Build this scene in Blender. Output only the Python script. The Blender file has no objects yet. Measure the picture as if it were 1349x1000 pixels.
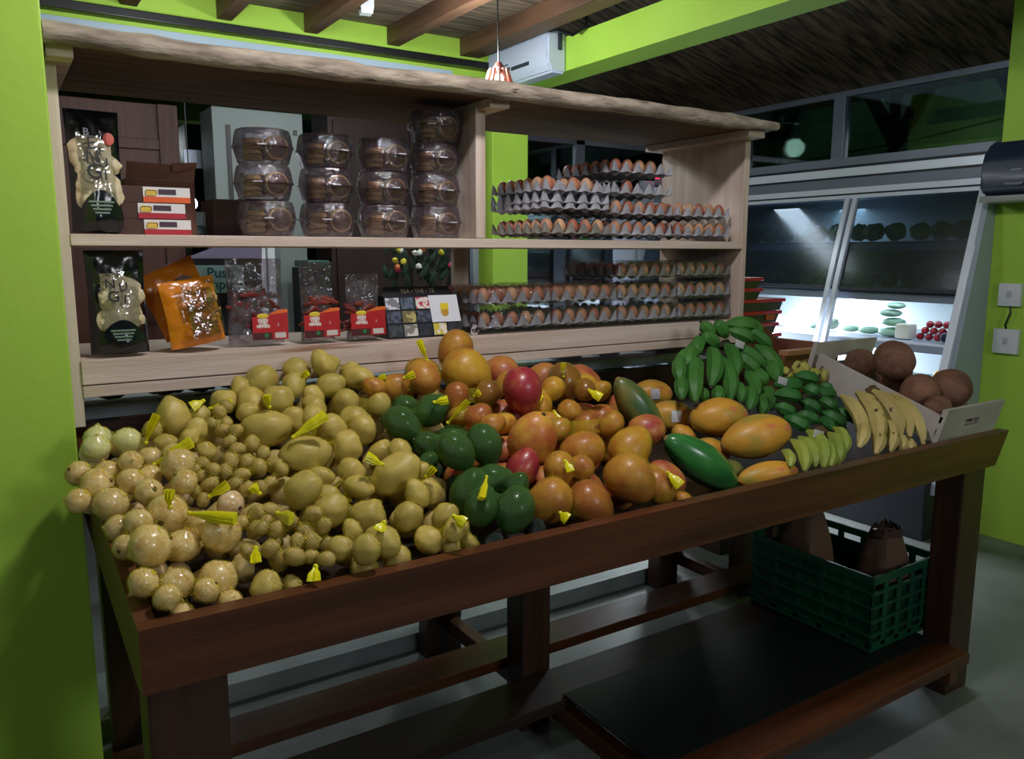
import bpy, bmesh, math, random
import numpy as np
from mathutils import Vector, Matrix, Quaternion, noise as mnoise
random.seed(7); RNG = np.random.RandomState(7)
C0 = bpy.context.scene.collection
SC = bpy.context.scene

# ------------------------------------------------------------------ camera
F = 1060.0; PITCH = math.atan(165 / F); YAW = math.radians(32.9)
CAM = Vector((0, 0, 1.5))
CR = Vector((math.cos(YAW), -math.sin(YAW), 0))
CF = Vector((math.sin(YAW) * math.cos(PITCH), math.cos(YAW) * math.cos(PITCH), -math.sin(PITCH)))
CU = CR.cross(CF)
cd = bpy.data.cameras.new('camera'); co = bpy.data.objects.new('camera', cd); C0.objects.link(co)
cd.sensor_width = 36; cd.lens = F * 36 / 1349; cd.clip_start = 0.02
m = Matrix((CR, CU, -CF)).transposed().to_4x4(); m.translation = CAM; co.matrix_world = m
SC.camera = co

# ------------------------------------------------------------------ world, lamps, exposure
W = bpy.data.worlds.new('night'); SC.world = W; W.use_nodes = True
W.node_tree.nodes['Background'].inputs[0].default_value = (0.10, 0.14, 0.17, 1)
W.node_tree.nodes['Background'].inputs[1].default_value = 0.55
SC.view_settings.view_transform = 'Standard'; SC.view_settings.look = 'None'
SC.view_settings.gamma = 1; SC.view_settings.use_curve_mapping = False
SC.view_settings.exposure = 0.0
def lamp(name, loc, power, size, col=(1, 1, 1), kind='POINT', target=None, sy=None, spread=None):
    l = bpy.data.lights.new(name, kind); l.energy = power; l.color = col
    if kind == 'AREA':
        l.size = size
        if sy: l.shape = 'RECTANGLE'; l.size_y = sy
        if spread: l.spread = spread
    else: l.shadow_soft_size = size
    o = bpy.data.objects.new(name, l); C0.objects.link(o); o.location = loc
    if target is not None:
        o.rotation_euler = (Vector(target) - Vector(loc)).to_track_quat('-Z', 'Y').to_euler()
    return o
lamp('ceiling_bulb', (0.95, 1.22, 2.64), 56, 0.06, (0.97, 0.96, 1.0))
lamp('back_room_bulb', (1.95, 3.45, 2.42), 26, 0.06, (0.88, 0.95, 1.0))
lamp('left_room_fill', (.85, 3.6, 2.40), 15, 0.06, (0.9, 0.97, 1.0))  # added fill with no fitting, brightens the back room and floor
lamp('front_left_fill', (-.5, -.3, 2.6), 14, .08, (.95, .97, 1))  # added fill from the front left, lifts the low green wall
lamp('room_fill', (1.6, -2.2, 2.6), 36, 0.8, (0.92, 0.95, 1.0), 'AREA', (1.6, 1.5, 1.2))
try: SC.cycles.transparent_max_bounces = 24; SC.cycles.max_bounces = 8; SC.cycles.caustics_reflective = False; SC.cycles.caustics_refractive = False
except Exception: pass

# ------------------------------------------------------------------ measuring: a sight line met with a real plane
def ray(px, py): return CF + CR * ((px - 674.5) / F) - CU * ((py - 500.0) / F)
def P(px, py, ax, v):
    d = ray(px, py); t = (v - CAM[ax]) / d[ax]; return CAM + d * t
def PZ(px, py, z): return P(px, py, 2, z)
def PY(px, py, y): return P(px, py, 1, y)
def PX(px, py, x): return P(px, py, 0, x)

# ------------------------------------------------------------------ materials
MATS = {}
def srgb(c): return tuple(((x / 255) / 12.92 if x / 255 <= .04045 else ((x / 255 + .055) / 1.055) ** 2.4) for x in c) + (1,)
def mk(name, c, rough=.6, c2=None, scale=6, stretch=(1, 1, 1), metal=0, bump=0, bscale=None, rnd=0, spec=.5, lo=.35, hi=.65, coat=0, c3=None, s3=20, t3=.62, emit=0, alpha=1, wave=None):
    if name in MATS: return MATS[name]
    m = bpy.data.materials.new(name); m.use_nodes = True; nt = m.node_tree; N = nt.nodes; L = nt.links
    b = N['Principled BSDF']; b.inputs['Roughness'].default_value = rough; b.inputs['Metallic'].default_value = metal
    b.inputs['Specular IOR Level'].default_value = spec; b.inputs['Coat Weight'].default_value = coat; b.inputs['Coat Roughness'].default_value = .15
    tc = N.new('ShaderNodeTexCoord'); mp = N.new('ShaderNodeMapping'); mp.inputs['Scale'].default_value = stretch
    L.new(tc.outputs['Object'], mp.inputs[0])
    out = None
    if c2 is not None:
        if wave:
            nz = N.new('ShaderNodeTexWave'); nz.wave_type = 'BANDS'; nz.bands_direction = wave
            nz.inputs['Scale'].default_value = scale; nz.inputs['Distortion'].default_value = 5; nz.inputs['Detail'].default_value = 3
            fac = nz.outputs['Fac']
        else:
            nz = N.new('ShaderNodeTexNoise'); nz.inputs['Scale'].default_value = scale; nz.inputs['Detail'].default_value = 5
            fac = nz.outputs['Fac']
        L.new(mp.outputs[0], nz.inputs['Vector'])
        if rnd:
            oi = N.new('ShaderNodeObjectInfo'); va = N.new('ShaderNodeVectorMath'); va.operation = 'ADD'
            mu = N.new('ShaderNodeVectorMath'); mu.operation = 'SCALE'; L.new(oi.outputs['Random'], mu.inputs['Scale']); mu.inputs[0].default_value = (37, 17, 53)
            L.new(mp.outputs[0], va.inputs[0]); L.new(mu.outputs[0], va.inputs[1]); L.new(va.outputs[0], nz.inputs['Vector'])
        mr = N.new('ShaderNodeMapRange'); mr.inputs[1].default_value = lo; mr.inputs[2].default_value = hi
        L.new(fac, mr.inputs[0]); mx = N.new('ShaderNodeMixRGB'); L.new(mr.outputs[0], mx.inputs[0])
        mx.inputs[1].default_value = srgb(c); mx.inputs[2].default_value = srgb(c2); out = mx.outputs[0]
    else:
        rg = N.new('ShaderNodeRGB'); rg.outputs[0].default_value = srgb(c); out = rg.outputs[0]
    if c3 is not None:
        n3 = N.new('ShaderNodeTexNoise'); n3.inputs['Scale'].default_value = s3; n3.inputs['Detail'].default_value = 3; L.new(mp.outputs[0], n3.inputs['Vector'])
        m3 = N.new('ShaderNodeMapRange'); m3.inputs[1].default_value = t3; m3.inputs[2].default_value = t3 + .06; L.new(n3.outputs['Fac'], m3.inputs[0])
        x3 = N.new('ShaderNodeMixRGB'); L.new(m3.outputs[0], x3.inputs[0]); L.new(out, x3.inputs[1]); x3.inputs[2].default_value = srgb(c3); out = x3.outputs[0]
    if rnd:
        oi2 = N.new('ShaderNodeObjectInfo'); hv = N.new('ShaderNodeHueSaturation')
        r1 = N.new('ShaderNodeMapRange'); r1.inputs[3].default_value = 1 - rnd; r1.inputs[4].default_value = 1 + rnd * .6
        L.new(oi2.outputs['Random'], r1.inputs[0]); L.new(r1.outputs[0], hv.inputs['Value']); L.new(out, hv.inputs['Color']); out = hv.outputs[0]
    L.new(out, b.inputs['Base Color'])
    if bump:
        bn = N.new('ShaderNodeTexNoise'); bn.inputs['Scale'].default_value = bscale or scale; bn.inputs['Detail'].default_value = 4; L.new(mp.outputs[0], bn.inputs['Vector'])
        bp = N.new('ShaderNodeBump'); bp.inputs['Strength'].default_value = bump; bp.inputs['Distance'].default_value = .01
        L.new(bn.outputs['Fac'], bp.inputs['Height']); L.new(bp.outputs[0], b.inputs['Normal'])
    if emit:
        b.inputs['Emission Color'].default_value = srgb(c); b.inputs['Emission Strength'].default_value = emit
    MATS[name] = m; return m
def film(name, tint=(235, 235, 240), gloss=.14, rough=.08, bump=.5, bscale=30, diffuse=0, dcol=(200, 200, 205)):
    """thin clear plastic or glass: see-through with a sheen"""
    if name in MATS: return MATS[name]
    m = bpy.data.materials.new(name); m.use_nodes = True; nt = m.node_tree; N = nt.nodes; L = nt.links; N.remove(N['Principled BSDF'])
    tr = N.new('ShaderNodeBsdfTransparent'); tr.inputs[0].default_value = srgb(tint)
    gl = N.new('ShaderNodeBsdfGlossy'); gl.inputs['Roughness'].default_value = rough
    fr = N.new('ShaderNodeLayerWeight'); fr.inputs[0].default_value = .35
    mr = N.new('ShaderNodeMapRange'); mr.inputs[3].default_value = gloss * .5; mr.inputs[4].default_value = min(1, gloss * 3)
    L.new(fr.outputs['Fresnel'], mr.inputs[0])
    mx = N.new('ShaderNodeMixShader'); L.new(mr.outputs[0], mx.inputs[0]); L.new(tr.outputs[0], mx.inputs[1]); L.new(gl.outputs[0], mx.inputs[2])
    last = mx.outputs[0]
    if diffuse:
        df = N.new('ShaderNodeBsdfDiffuse'); df.inputs[0].default_value = srgb(dcol)
        m2 = N.new('ShaderNodeMixShader'); m2.inputs[0].default_value = diffuse; L.new(last, m2.inputs[1]); L.new(df.outputs[0], m2.inputs[2]); last = m2.outputs[0]
    if bump:
        tc = N.new('ShaderNodeTexCoord'); bn = N.new('ShaderNodeTexNoise'); bn.inputs['Scale'].default_value = bscale; bn.inputs['Detail'].default_value = 3
        L.new(tc.outputs['Object'], bn.inputs['Vector']); bp = N.new('ShaderNodeBump'); bp.inputs['Strength'].default_value = bump; bp.inputs['Distance'].default_value = .02
        L.new(bn.outputs['Fac'], bp.inputs['Height']); L.new(bp.outputs[0], gl.inputs['Normal']); L.new(bp.outputs[0], fr.inputs['Normal'])
    L.new(last, N['Material Output'].inputs[0]); MATS[name] = m; return m
def netmat(name, col, cover=.3, su=60):
    if name in MATS: return MATS[name]
    m = bpy.data.materials.new(name); m.use_nodes = True; nt = m.node_tree; N = nt.nodes; L = nt.links
    b = N['Principled BSDF']; b.inputs['Base Color'].default_value = srgb(col); b.inputs['Roughness'].default_value = .35
    tl = N.new('ShaderNodeBsdfTranslucent'); tl.inputs[0].default_value = srgb(col)
    ad = N.new('ShaderNodeMixShader'); ad.inputs[0].default_value = .35; L.new(b.outputs[0], ad.inputs[1]); L.new(tl.outputs[0], ad.inputs[2])
    tc = N.new('ShaderNodeTexCoord'); sp = N.new('ShaderNodeSeparateXYZ'); L.new(tc.outputs['UV'], sp.inputs[0])
    def line(sign):
        a = N.new('ShaderNodeMath'); a.operation = 'MULTIPLY'; a.inputs[1].default_value = sign; L.new(sp.outputs['Y'], a.inputs[0])
        s = N.new('ShaderNodeMath'); s.operation = 'ADD'; L.new(sp.outputs['X'], s.inputs[0]); L.new(a.outputs[0], s.inputs[1])
        k = N.new('ShaderNodeMath'); k.operation = 'MULTIPLY'; k.inputs[1].default_value = su; L.new(s.outputs[0], k.inputs[0])
        f = N.new('ShaderNodeMath'); f.operation = 'FRACT'; L.new(k.outputs[0], f.inputs[0])
        g = N.new('ShaderNodeMath'); g.operation = 'LESS_THAN'; g.inputs[1].default_value = cover; L.new(f.outputs[0], g.inputs[0]); return g.outputs[0]
    mxm = N.new('ShaderNodeMath'); mxm.operation = 'MAXIMUM'; L.new(line(1), mxm.inputs[0]); L.new(line(-1), mxm.inputs[1])
    tr = N.new('ShaderNodeBsdfTransparent'); mx = N.new('ShaderNodeMixShader')
    L.new(mxm.outputs[0], mx.inputs[0]); L.new(tr.outputs[0], mx.inputs[1]); L.new(ad.outputs[0], mx.inputs[2]); L.new(mx.outputs[0], N['Material Output'].inputs[0])
    MATS[name] = m; return m

GREEN = mk('green_wall_paint', (180, 222, 84), .55, (172, 214, 76), 2.2, bump=.12, bscale=25, spec=.3)
PINE = mk('pale_pine', (224, 206, 192), .6, (202, 180, 164), 5, (.35, 6, 6), bump=.15, bscale=40, c3=(150, 112, 86), s3=3.2, t3=.66)
PINEV = mk('pale_pine_upright', (220, 202, 188), .6, (198, 176, 160), 5, (6, 6, .35), bump=.15, bscale=40, c3=(130, 92, 66), s3=2.5, t3=.72)
BARK = mk('grey_weathered_pole', (178, 164, 146), .8, (124, 110, 96), 9, (1, 4, 4), bump=.6, bscale=18, c3=(90, 74, 60), s3=14, t3=.66)
BROWN = mk('stained_brown_wood', (98, 54, 30), .38, (70, 38, 22), 4, (.4, 7, 7), bump=.1, bscale=30, coat=.15, c3=(60, 28, 16), s3=2.0, t3=.7)
BROWNV = mk('stained_brown_wood_upright', (76, 48, 34), .42, (56, 36, 26), 4, (7, 7, .4), bump=.1, bscale=30)
BROWNY = mk('stained_brown_wood_cross', (104, 62, 38), .42, (78, 44, 28), 4, (7, .4, 7), bump=.1, bscale=30)
DARKPL = mk('dark_plank', (58, 42, 34), .5, (42, 32, 26), 4, (.4, 7, 7))
CONC = mk('grey_concrete', (128, 132, 132), .42, (98, 104, 104), 1.6, bump=.12, bscale=12, c3=(84, 88, 86), s3=3.2, t3=.66, spec=.45)
THATCH = mk('cane_ceiling', (138, 118, 96), .9, (70, 58, 46), 26, (.12, 2.2, 1), bump=.7, bscale=40)
THATCH2 = mk('cane_ceiling_slope', (150, 128, 108), .9, (62, 52, 44), 14, (.12, 2.2, 1), bump=.8, bscale=26)
RAFT = mk('brown_rafter', (106, 74, 52), .6, (80, 54, 38), 4, (6, .4, 6))
ALU = mk('aluminium', (178, 186, 204), .32, metal=.6)
WHITEP = mk('white_plastic', (224, 228, 232), .4)
GREYM = mk('grey_metal', (120, 128, 142), .4, metal=.4)
BLACKP = mk('black_plastic', (14, 15, 18), .4)
DARK = mk('dark_void', (12, 16, 16), .7)
GLASS = film('window_glass', (190, 205, 200), .30, .03, .0)

# ------------------------------------------------------------------ mesh building
class MB:
    def __init__(s): s.b = bmesh.new()
    def box(s, a, b, bev=0, rot=None, piv=None):
        a = Vector(a); b = Vector(b); c = (a + b) / 2; d = b - a
        r = bmesh.ops.create_cube(s.b, size=1); vs = r['verts']
        for v in vs: v.co = Vector((v.co.x * abs(d.x), v.co.y * abs(d.y), v.co.z * abs(d.z)))
        if bev:
            es = list({e for v in vs for e in v.link_edges})
            q = bmesh.ops.bevel(s.b, geom=es, offset=bev, segments=2, affect='EDGES', profile=.6)
            vs = list({v for f in q['faces'] for v in f.verts} | {v for v in vs if v.is_valid})
        for v in vs:
            if rot is not None: v.co = rot @ v.co
            v.co += c
        return s
    def prism(s, pts, off):
        """closed outline (3D points) extruded by vector off"""
        off = Vector(off); n = len(pts)
        A = [s.b.verts.new(Vector(p)) for p in pts]; B = [s.b.verts.new(Vector(p) + off) for p in pts]
        s.b.faces.new(A); s.b.faces.new(B[::-1])
        for i in range(n): s.b.faces.new((A[i], B[i], B[(i + 1) % n], A[(i + 1) % n]))
        return s
    def tube(s, pts, rad, n=10, cap=True, flat=None):
        pts = [Vector(p) for p in pts]
        if not hasattr(rad, '__len__'): rad = [rad] * len(pts)
        rings = []; up = None
        for i, p in enumerate(pts):
            t = (pts[min(i + 1, len(pts) - 1)] - pts[max(i - 1, 0)]).normalized()
            if up is None: up = t.orthogonal().normalized()
            up = (up - t * up.dot(t)).normalized(); sd = t.cross(up)
            rings.append([s.b.verts.new(p + (up * math.cos(2 * math.pi * k / n) + sd * math.sin(2 * math.pi * k / n) * (flat or 1)) * rad[i]) for k in range(n)])
        for i in range(len(rings) - 1):
            for k in range(n): s.b.faces.new((rings[i][k], rings[i][(k + 1) % n], rings[i + 1][(k + 1) % n], rings[i + 1][k]))
        if cap: s.b.faces.new(rings[0][::-1]); s.b.faces.new(rings[-1])
        return s
    def lathe(s, prof, n=24, M=None, flute=0, nf=0):
        rings = []
        for r, z in prof:
            ring = []
            for k in range(n):
                a = 2 * math.pi * k / n; rr = r * (1 + flute * math.cos(nf * a))
                v = Vector((rr * math.cos(a), rr * math.sin(a), z)); ring.append(s.b.verts.new(M @ v if M else v))
            rings.append(ring)
        for i in range(len(rings) - 1):
            for k in range(n): s.b.faces.new((rings[i][k], rings[i][(k + 1) % n], rings[i + 1][(k + 1) % n], rings[i + 1][k]))
        if prof[0][0] > 1e-5: s.b.faces.new(rings[0][::-1])
        if prof[-1][0] > 1e-5: s.b.faces.new(rings[-1])
        return s
    def ico(s, c, r, sub=3, sc=(1, 1, 1), amp=0, fr=1.5, seed=0, rot=None):
        q = bmesh.ops.create_icosphere(s.b, subdivisions=sub, radius=1)
        for v in q['verts']:
            d = v.co.copy(); k = 1 + amp * mnoise.noise(d * fr + Vector((seed * 7.1, seed * 3.3, seed)))
            p = Vector((d.x * sc[0], d.y * sc[1], d.z * sc[2])) * k * r
            if rot is not None: p = rot @ p
            v.co = p + Vector(c)
        return s
    def grid(s, fn, nu, nv):
        V = [[s.b.verts.new(Vector(fn(i / nu, j / nv))) for j in range(nv + 1)] for i in range(nu + 1)]
        for i in range(nu):
            for j in range(nv): s.b.faces.new((V[i][j], V[i + 1][j], V[i + 1][j + 1], V[i][j + 1]))
        return s
    def mesh(s, name, mat, smooth=True, off=None):
        if off is not None: bmesh.ops.translate(s.b, verts=s.b.verts, vec=-Vector(off))
        bmesh.ops.recalc_face_normals(s.b, faces=s.b.faces)
        me = bpy.data.meshes.new(name); s.b.to_mesh(me); s.b.free(); me.materials.append(mat)
        if smooth:
            for p in me.polygons: p.use_smooth = True
            try: me.set_sharp_from_angle(angle=math.radians(40))
            except Exception: pass
        return me
def link(name, me, parent=None, loc=None, rot=None, scale=None):
    o = bpy.data.objects.new(name, me); C0.objects.link(o)
    if parent: o.parent = parent
    if loc is not None: o.location = loc
    if rot is not None: o.rotation_mode = 'QUATERNION'; o.rotation_quaternion = rot
    if scale is not None: o.scale = scale
    return o
def tag(o, label, cat, group=None, kind=None):
    o['label'] = label
    o['category'] = cat
    if group: o['group'] = group
    if kind: o['kind'] = kind
    return o
def worldpos(o):
    return o.location + (worldpos(o.parent) if o.parent else Vector((0, 0, 0)))
def part(name, mb, mat, parent, local=False, smooth=True, label=None):
    """geometry given in world space unless local"""
    off = None if local else worldpos(parent)
    o = link(name, mb.mesh(name, mat, smooth, off), parent)
    if label: o['label'] = label
    return o
def thing(name, label, cat, loc=(0, 0, 0), group=None, rot=None):
    o = link(name, None, None, Vector(loc), rot); o.empty_display_size = .05
    return tag(o, label, cat, group)
def solo(name, mb, mat, label, cat, loc, group=None, smooth=True, local=False, kind=None):
    o = link(name, mb.mesh(name, mat, smooth, None if local else loc), None, Vector(loc))
    return tag(o, label, cat, group, kind)
def struct(name, mb, mat, smooth=False):
    o = link(name, mb.mesh(name, mat, smooth)); o['kind'] = 'structure'; return o
def dup(o, loc=None, rot=None, label=None, group=None, scale=None):
    c = o.copy(); C0.objects.link(c)
    for ch in o.children:
        d = ch.copy(); C0.objects.link(d); d.parent = c
        for g in ch.children:
            e = g.copy(); C0.objects.link(e); e.parent = d
    if loc is not None: c.location = loc
    if rot is not None: c.rotation_mode = 'QUATERNION'; c.rotation_quaternion = rot
    if scale is not None: c.scale = scale
    if label: c['label'] = label
    if group: c['group'] = group
    return c
def text(s, size, mat, parent, loc, rot=None, name='lettering', ext=.0004, align='CENTER', bold=0, sx=1, label=None):
    cu = bpy.data.curves.new(name, 'FONT'); cu.body = s; cu.size = size; cu.extrude = ext; cu.align_x = align; cu.align_y = 'CENTER'; cu.offset = bold; cu.resolution_u = 3
    t = bpy.data.objects.new(name, cu); C0.objects.link(t); bpy.context.view_layer.update()
    me = bpy.data.meshes.new_from_object(t); bpy.data.objects.remove(t); me.materials.clear(); me.materials.append(mat)
    o = link(name, me, parent); o.location = loc; o.scale = (sx, 1, 1)
    if rot is not None: o.rotation_mode = 'QUATERNION'; o.rotation_quaternion = rot
    if label: o['label'] = label
    return o
from mathutils.bvhtree import BVHTree
def _local(o):
    n = len(o.data.vertices); a = np.empty(n * 3, np.float32); o.data.vertices.foreach_get('co', a); return a.reshape(-1, 3), [tuple(p.vertices) for p in o.data.polygons]
def _mat(o): return Matrix.LocRotScale(o.location, o.rotation_quaternion if o.rotation_mode == 'QUATERNION' else o.rotation_euler, o.scale)
def solid_bvh(objs):
    out = []
    for o in objs:
        V, Pz = _local(o); off = worldpos(o.parent) if o.parent else Vector((0, 0, 0)); M = np.array(_mat(o)); W_ = V @ M[:3, :3].T + M[:3, 3] + np.array(off)
        out.append((BVHTree.FromPolygons(W_.tolist(), Pz), W_.min(0), W_.max(0)))
    return out
def settle(objs, fixed=(), bags=None, skin=.0007, bagskin=.0066, iters=60, step=.0022, shrink=.988, minf=.72, axes=(1, 1, 1)):
    """push apart every pair of things whose surfaces cross, and push them out of the solid furniture"""
    n = len(objs); loc = [_local(o) for o in objs]; bags = bags or [None] * n; s0 = [max(o.scale) for o in objs]; f = np.ones(n)
    base = [o.scale.copy() for o in objs]; ax = np.array(axes); tree = [None] * n; lo = np.zeros((n, 3)); hi = np.zeros((n, 3)); dirty = set(range(n)); left = 0
    for it in range(iters):
        for i in dirty:
            o = objs[i]; V, Pz = loc[i]; rr = min(base[i]) * f[i] * np.linalg.norm(V, axis=1).min(); sk = bagskin if bags[i] else skin
            M = np.array(_mat(o)); W_ = V @ M[:3, :3].T; nr = np.linalg.norm(W_, axis=1)[:, None]; W_ = W_ * (1 + sk / nr.min()) + M[:3, 3]
            tight = W_ if not bags[i] else (V @ M[:3, :3].T) * (1 + skin / nr.min()) + M[:3, 3]
            tree[i] = (BVHTree.FromPolygons(W_.tolist(), Pz), BVHTree.FromPolygons(tight.tolist(), Pz)); lo[i] = W_.min(0); hi[i] = W_.max(0)
        mv = np.zeros((n, 3)); hit = set(); left = 0
        near = np.all(lo[:, None] < hi[None], axis=2) & np.all(lo[None] < hi[:, None], axis=2)
        for i, j in zip(*np.nonzero(np.triu(near, 1))):
            same = bags[i] is not None and bags[i] == bags[j]; k = 1 if same else 0
            if tree[i][k].overlap(tree[j][k]):
                d = np.array(objs[i].location - objs[j].location) * ax; L = np.linalg.norm(d) + 1e-9; mv[i] += d / L * step; mv[j] -= d / L * step; hit |= {i, j}; left += 1
        for i in range(n):
            for T, a, b in fixed:
                if np.all(lo[i] < b) and np.all(a < hi[i]) and T.overlap(tree[i][0]):
                    c = objs[i].location; q, nn, _, _ = T.find_nearest(c); d = np.array(c - q); L = np.linalg.norm(d) + 1e-9; mv[i] += d / L * step * 1.6; hit.add(i); left += 1
        if not left: break
        for i in hit:
            L = np.linalg.norm(mv[i]); v = mv[i] * min(1, step * 1.8 / (L + 1e-9)); objs[i].location += Vector(v)
            if it > 8 and it % 2 == 0 and f[i] > minf: f[i] *= shrink; objs[i].scale = base[i] * f[i]
        dirty = hit
    print('settle', n, 'iterations', it + 1, 'left', left)
FRONT = Matrix(((1, 0, 0), (0, 0, -1), (0, 1, 0))).to_quaternion()     # text facing -Y
FACEX = Matrix(((0, 0, -1), (-1, 0, 0), (0, 1, 0))).to_quaternion()    # text facing -X

# ------------------------------------------------------------------ the room
struct('floor', MB().box((-3, -3, -.1), (6.6, 7, 0)), CONC)
struct('wall_left', MB().box((-2.2, 2.0, 0), (.137, 2.75, 3.2), .004), GREEN)
struct('wall_right', MB().box((4.402, -2.5, 0), (4.62, 2.205, 3.4), .004), GREEN)
struct('wall_front', MB().box((-3, -2.8, 0), (4.6, -2.6, 3.3)), mk('far_room_wall', (120, 128, 110), .7))
struct('trim_1', MB().box((2.82, -2.4, 2.515), (3.02, 4.62, 2.70), .003), GREEN)            # painted beam along the room
struct('trim_2', MB().box((-2.2, 4.5, 2.46), (2.98, 4.66, 3.0), .003), GREEN)             # painted beam across the back
struct('trim_3', MB().box((-2.2, 4.42, 2.622), (2.82, 4.499, 2.662), .004), BLACKP)        # cable duct
struct('trim_4', MB().box((-2.2, 4.44, 2.550), (2.45, 4.499, 2.590), .004), mk('pale_blue_strip', (170, 190, 205), .4))
struct('wall_pillar', MB().box((2.64, 4.3, 0), (2.90, 4.5, 2.515), .003), GREEN)
mb = MB(); mb.box((-2.2, -2.6, 2.795), (2.82, 4.6, 2.86)); struct('ceiling', mb, THATCH)
mb = MB(); mb.prism([(2.9, -2.6, 3.30), (5.45, -2.6, 2.60), (5.45, -2.6, 2.68), (2.9, -2.6, 3.38)], (0, 9.0, 0)); struct('ceiling_slope', mb, THATCH2)
struct('ceiling_back', MB().box((-2.2, 4.62, 2.80), (3.0, 6.4, 2.86)), DARK)
for i, x in enumerate((.18, .65, 1.10, 1.56, 2.05, 2.53)):
    solo('rafter', MB().box((x, -2.6, 2.695), (x + .075 + (.0 if i < 5 else .06), 4.498, 2.794), .004), RAFT,
         ['brown roof rafter by the green wall corner', 'brown roof rafter, second from the wall corner', 'brown roof rafter near the middle of the cane ceiling', 'brown roof rafter beside the white lamp holder', 'brown roof rafter just before the thick last one', 'wide brown roof rafter above the air conditioner'][i], 'rafter', (x, 1, 2.745), 'rafters under the cane ceiling', smooth=False)
# back wall with glazing
NIGHT = mk('night_outside', (18, 34, 28), .9, (30, 52, 40), 1.2)
struct('wall_back', MB().box((-2.2, 6.3, 0), (6.6, 6.4, 3.4)), NIGHT)
struct('wall_side', MB().box((6.6, -1.0, 0), (6.7, 6.4, 4.4)), mk('night_yard', (40, 70, 50), .9, (80, 110, 80), 1.5))
lamp('yard_fill', (6.2, 2.6, 3.8), 120, .1, (.8, 1, .9))  # added unseen light so the yard shows through the high window
lamp('back_yard_fill', (3.0, 5.95, 2.65), 9, .1, (.8, 1, .95))  # added unseen light that lifts the dark glazing behind the shelf
def frame_window(name, pts, t, mat, depth=.05):
    mb = MB()
    for a, b in pts: mb.box(a, b, .002)
    return struct(name, mb, mat)
wy = 5.5
a = PY(765, 200, wy)
frame_window('window_1', [((1.1, wy, PY(266, 222, wy).z), (2.0, wy + .05, PY(266, 198, wy).z)), ((a.x - .045, wy, 0), (a.x + .045, wy + .05, 2.8)), ((2.3, wy, 2.40), (5.2, wy + .05, 2.45)), ((2.62, wy, 0), (2.69, wy + .05, 2.45))], .04, ALU)
struct('window_2', MB().box((-1, wy + .02, .1), (5.3, wy + .03, 2.8)), GLASS)
# window above the display fridge: frame, mullion, pane
xw = 5.25
w1 = PX(977, 149, xw); w2 = PX(1311, 89, xw); wm = PX(1106, 150, xw)
frame_window('window_3', [((xw, 1.5, w1.z - .02), (xw + .05, 6.2, w1.z + .02)), ((xw - .01, wm.y - .05, 1.9), (xw + .05, wm.y + .045, w1.z)), ((xw, 1.5, 1.95), (xw + .05, 6.2, 2.02))], .03, ALU)
struct('window_4', MB().box((xw + .02, 1.5, 1.95), (xw + .028, 6.2, w1.z)), GLASS)
# posts and bracing standing outside behind that window
for y in (2.55, 3.45, 4.5):
    o = MB(); o.box((5.42, y - .04, 1.5), (5.5, y + .04, 2.75)); o.prism([(5.43, y - .04, 2.25), (5.43, y - .32, 2.72), (5.43, y - .2, 2.72), (5.43, y - .04, 2.42)], (.05, 0, 0)); o.prism([(5.43, y + .04, 2.25), (5.43, y + .32, 2.72), (5.43, y + .2, 2.72), (5.43, y + .04, 2.42)], (.05, 0, 0))
    solo('outside_post', o, mk('dark_outside_timber', (12, 18, 16), .8), 'dark braced timber post standing outside behind the high window', 'post', (5.46, y, 2.0), 'braced posts outside the high window', smooth=False)
solo('overhead_wire', MB().tube([(5.4, 1.6, 2.47), (5.4, 3.2, 2.28), (5.4, 5.6, 2.12)], .006, 6), BLACKP, 'thin dark wire sagging across behind the high window', 'wire', (5.4, 3.2, 2.28))

# ------------------------------------------------------------------ wall things on the right
WX = 4.402
t = thing('towel_dispenser', 'dark glossy paper towel dispenser mounted on the green wall', 'dispenser', (4.36, 1.96, 1.75))
BLUEB = mk('smoked_blue_plastic', (34, 46, 68), .4, coat=.15)
prof = [(4.40, 1.79), (4.22, 1.79), (4.185, 1.82), (4.18, 1.93), (4.20, 1.99), (4.25, 2.045), (4.40, 2.065)]
mb = MB(); mb.prism([(x, 1.80, z) for x, z in prof], (0, .385, 0)); bmesh.ops.bevel(mb.b, geom=mb.b.edges[:], offset=.012, segments=2, affect='EDGES'); part('cover', mb, BLUEB, t)
part('base_strip', MB().box((4.20, 1.80, 1.755), (4.402, 2.19, 1.785), .004), mk('grey_base', (150, 150, 150), .4), t)
part('window_slot', MB().box((4.175, 1.99, 1.90), (4.182, 2.04, 1.905), .001), mk('pale_mark', (170, 180, 200), .4), t)
part('latch', MB().tube([(4.176, 1.98, 1.84), (4.174, 2.0, 1.835), (4.176, 2.06, 1.838)], .006, 8), ALU, t)
for i, (x1, y1, x2, y2) in enumerate(((1320, 373, 1347, 404), (1313, 432, 1343, 467))):
    p = PX(x1, y1, WX); q = PX(x2, y2, WX)
    o = thing('wall_outlet', ['upper white outlet plate on the green wall', 'lower white outlet box joined by a black cable on the green wall'][i], 'outlet', (WX, (p.y + q.y) / 2, q.z), 'outlets on the green wall')
    part('plate', MB().box((WX - .03, q.y, q.z), (WX - .001, p.y, p.z), .004), WHITEP, o)
    part('socket', MB().box((WX - .033, (p.y + q.y) / 2 - .012, (p.z + q.z) / 2 - .015), (WX - .03, (p.y + q.y) / 2 + .012, (p.z + q.z) / 2 + .02), .001), mk('socket_grey', (190, 192, 196), .4), o)
p = PX(1333, 404, WX); q = PX(1328, 433, WX)
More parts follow.
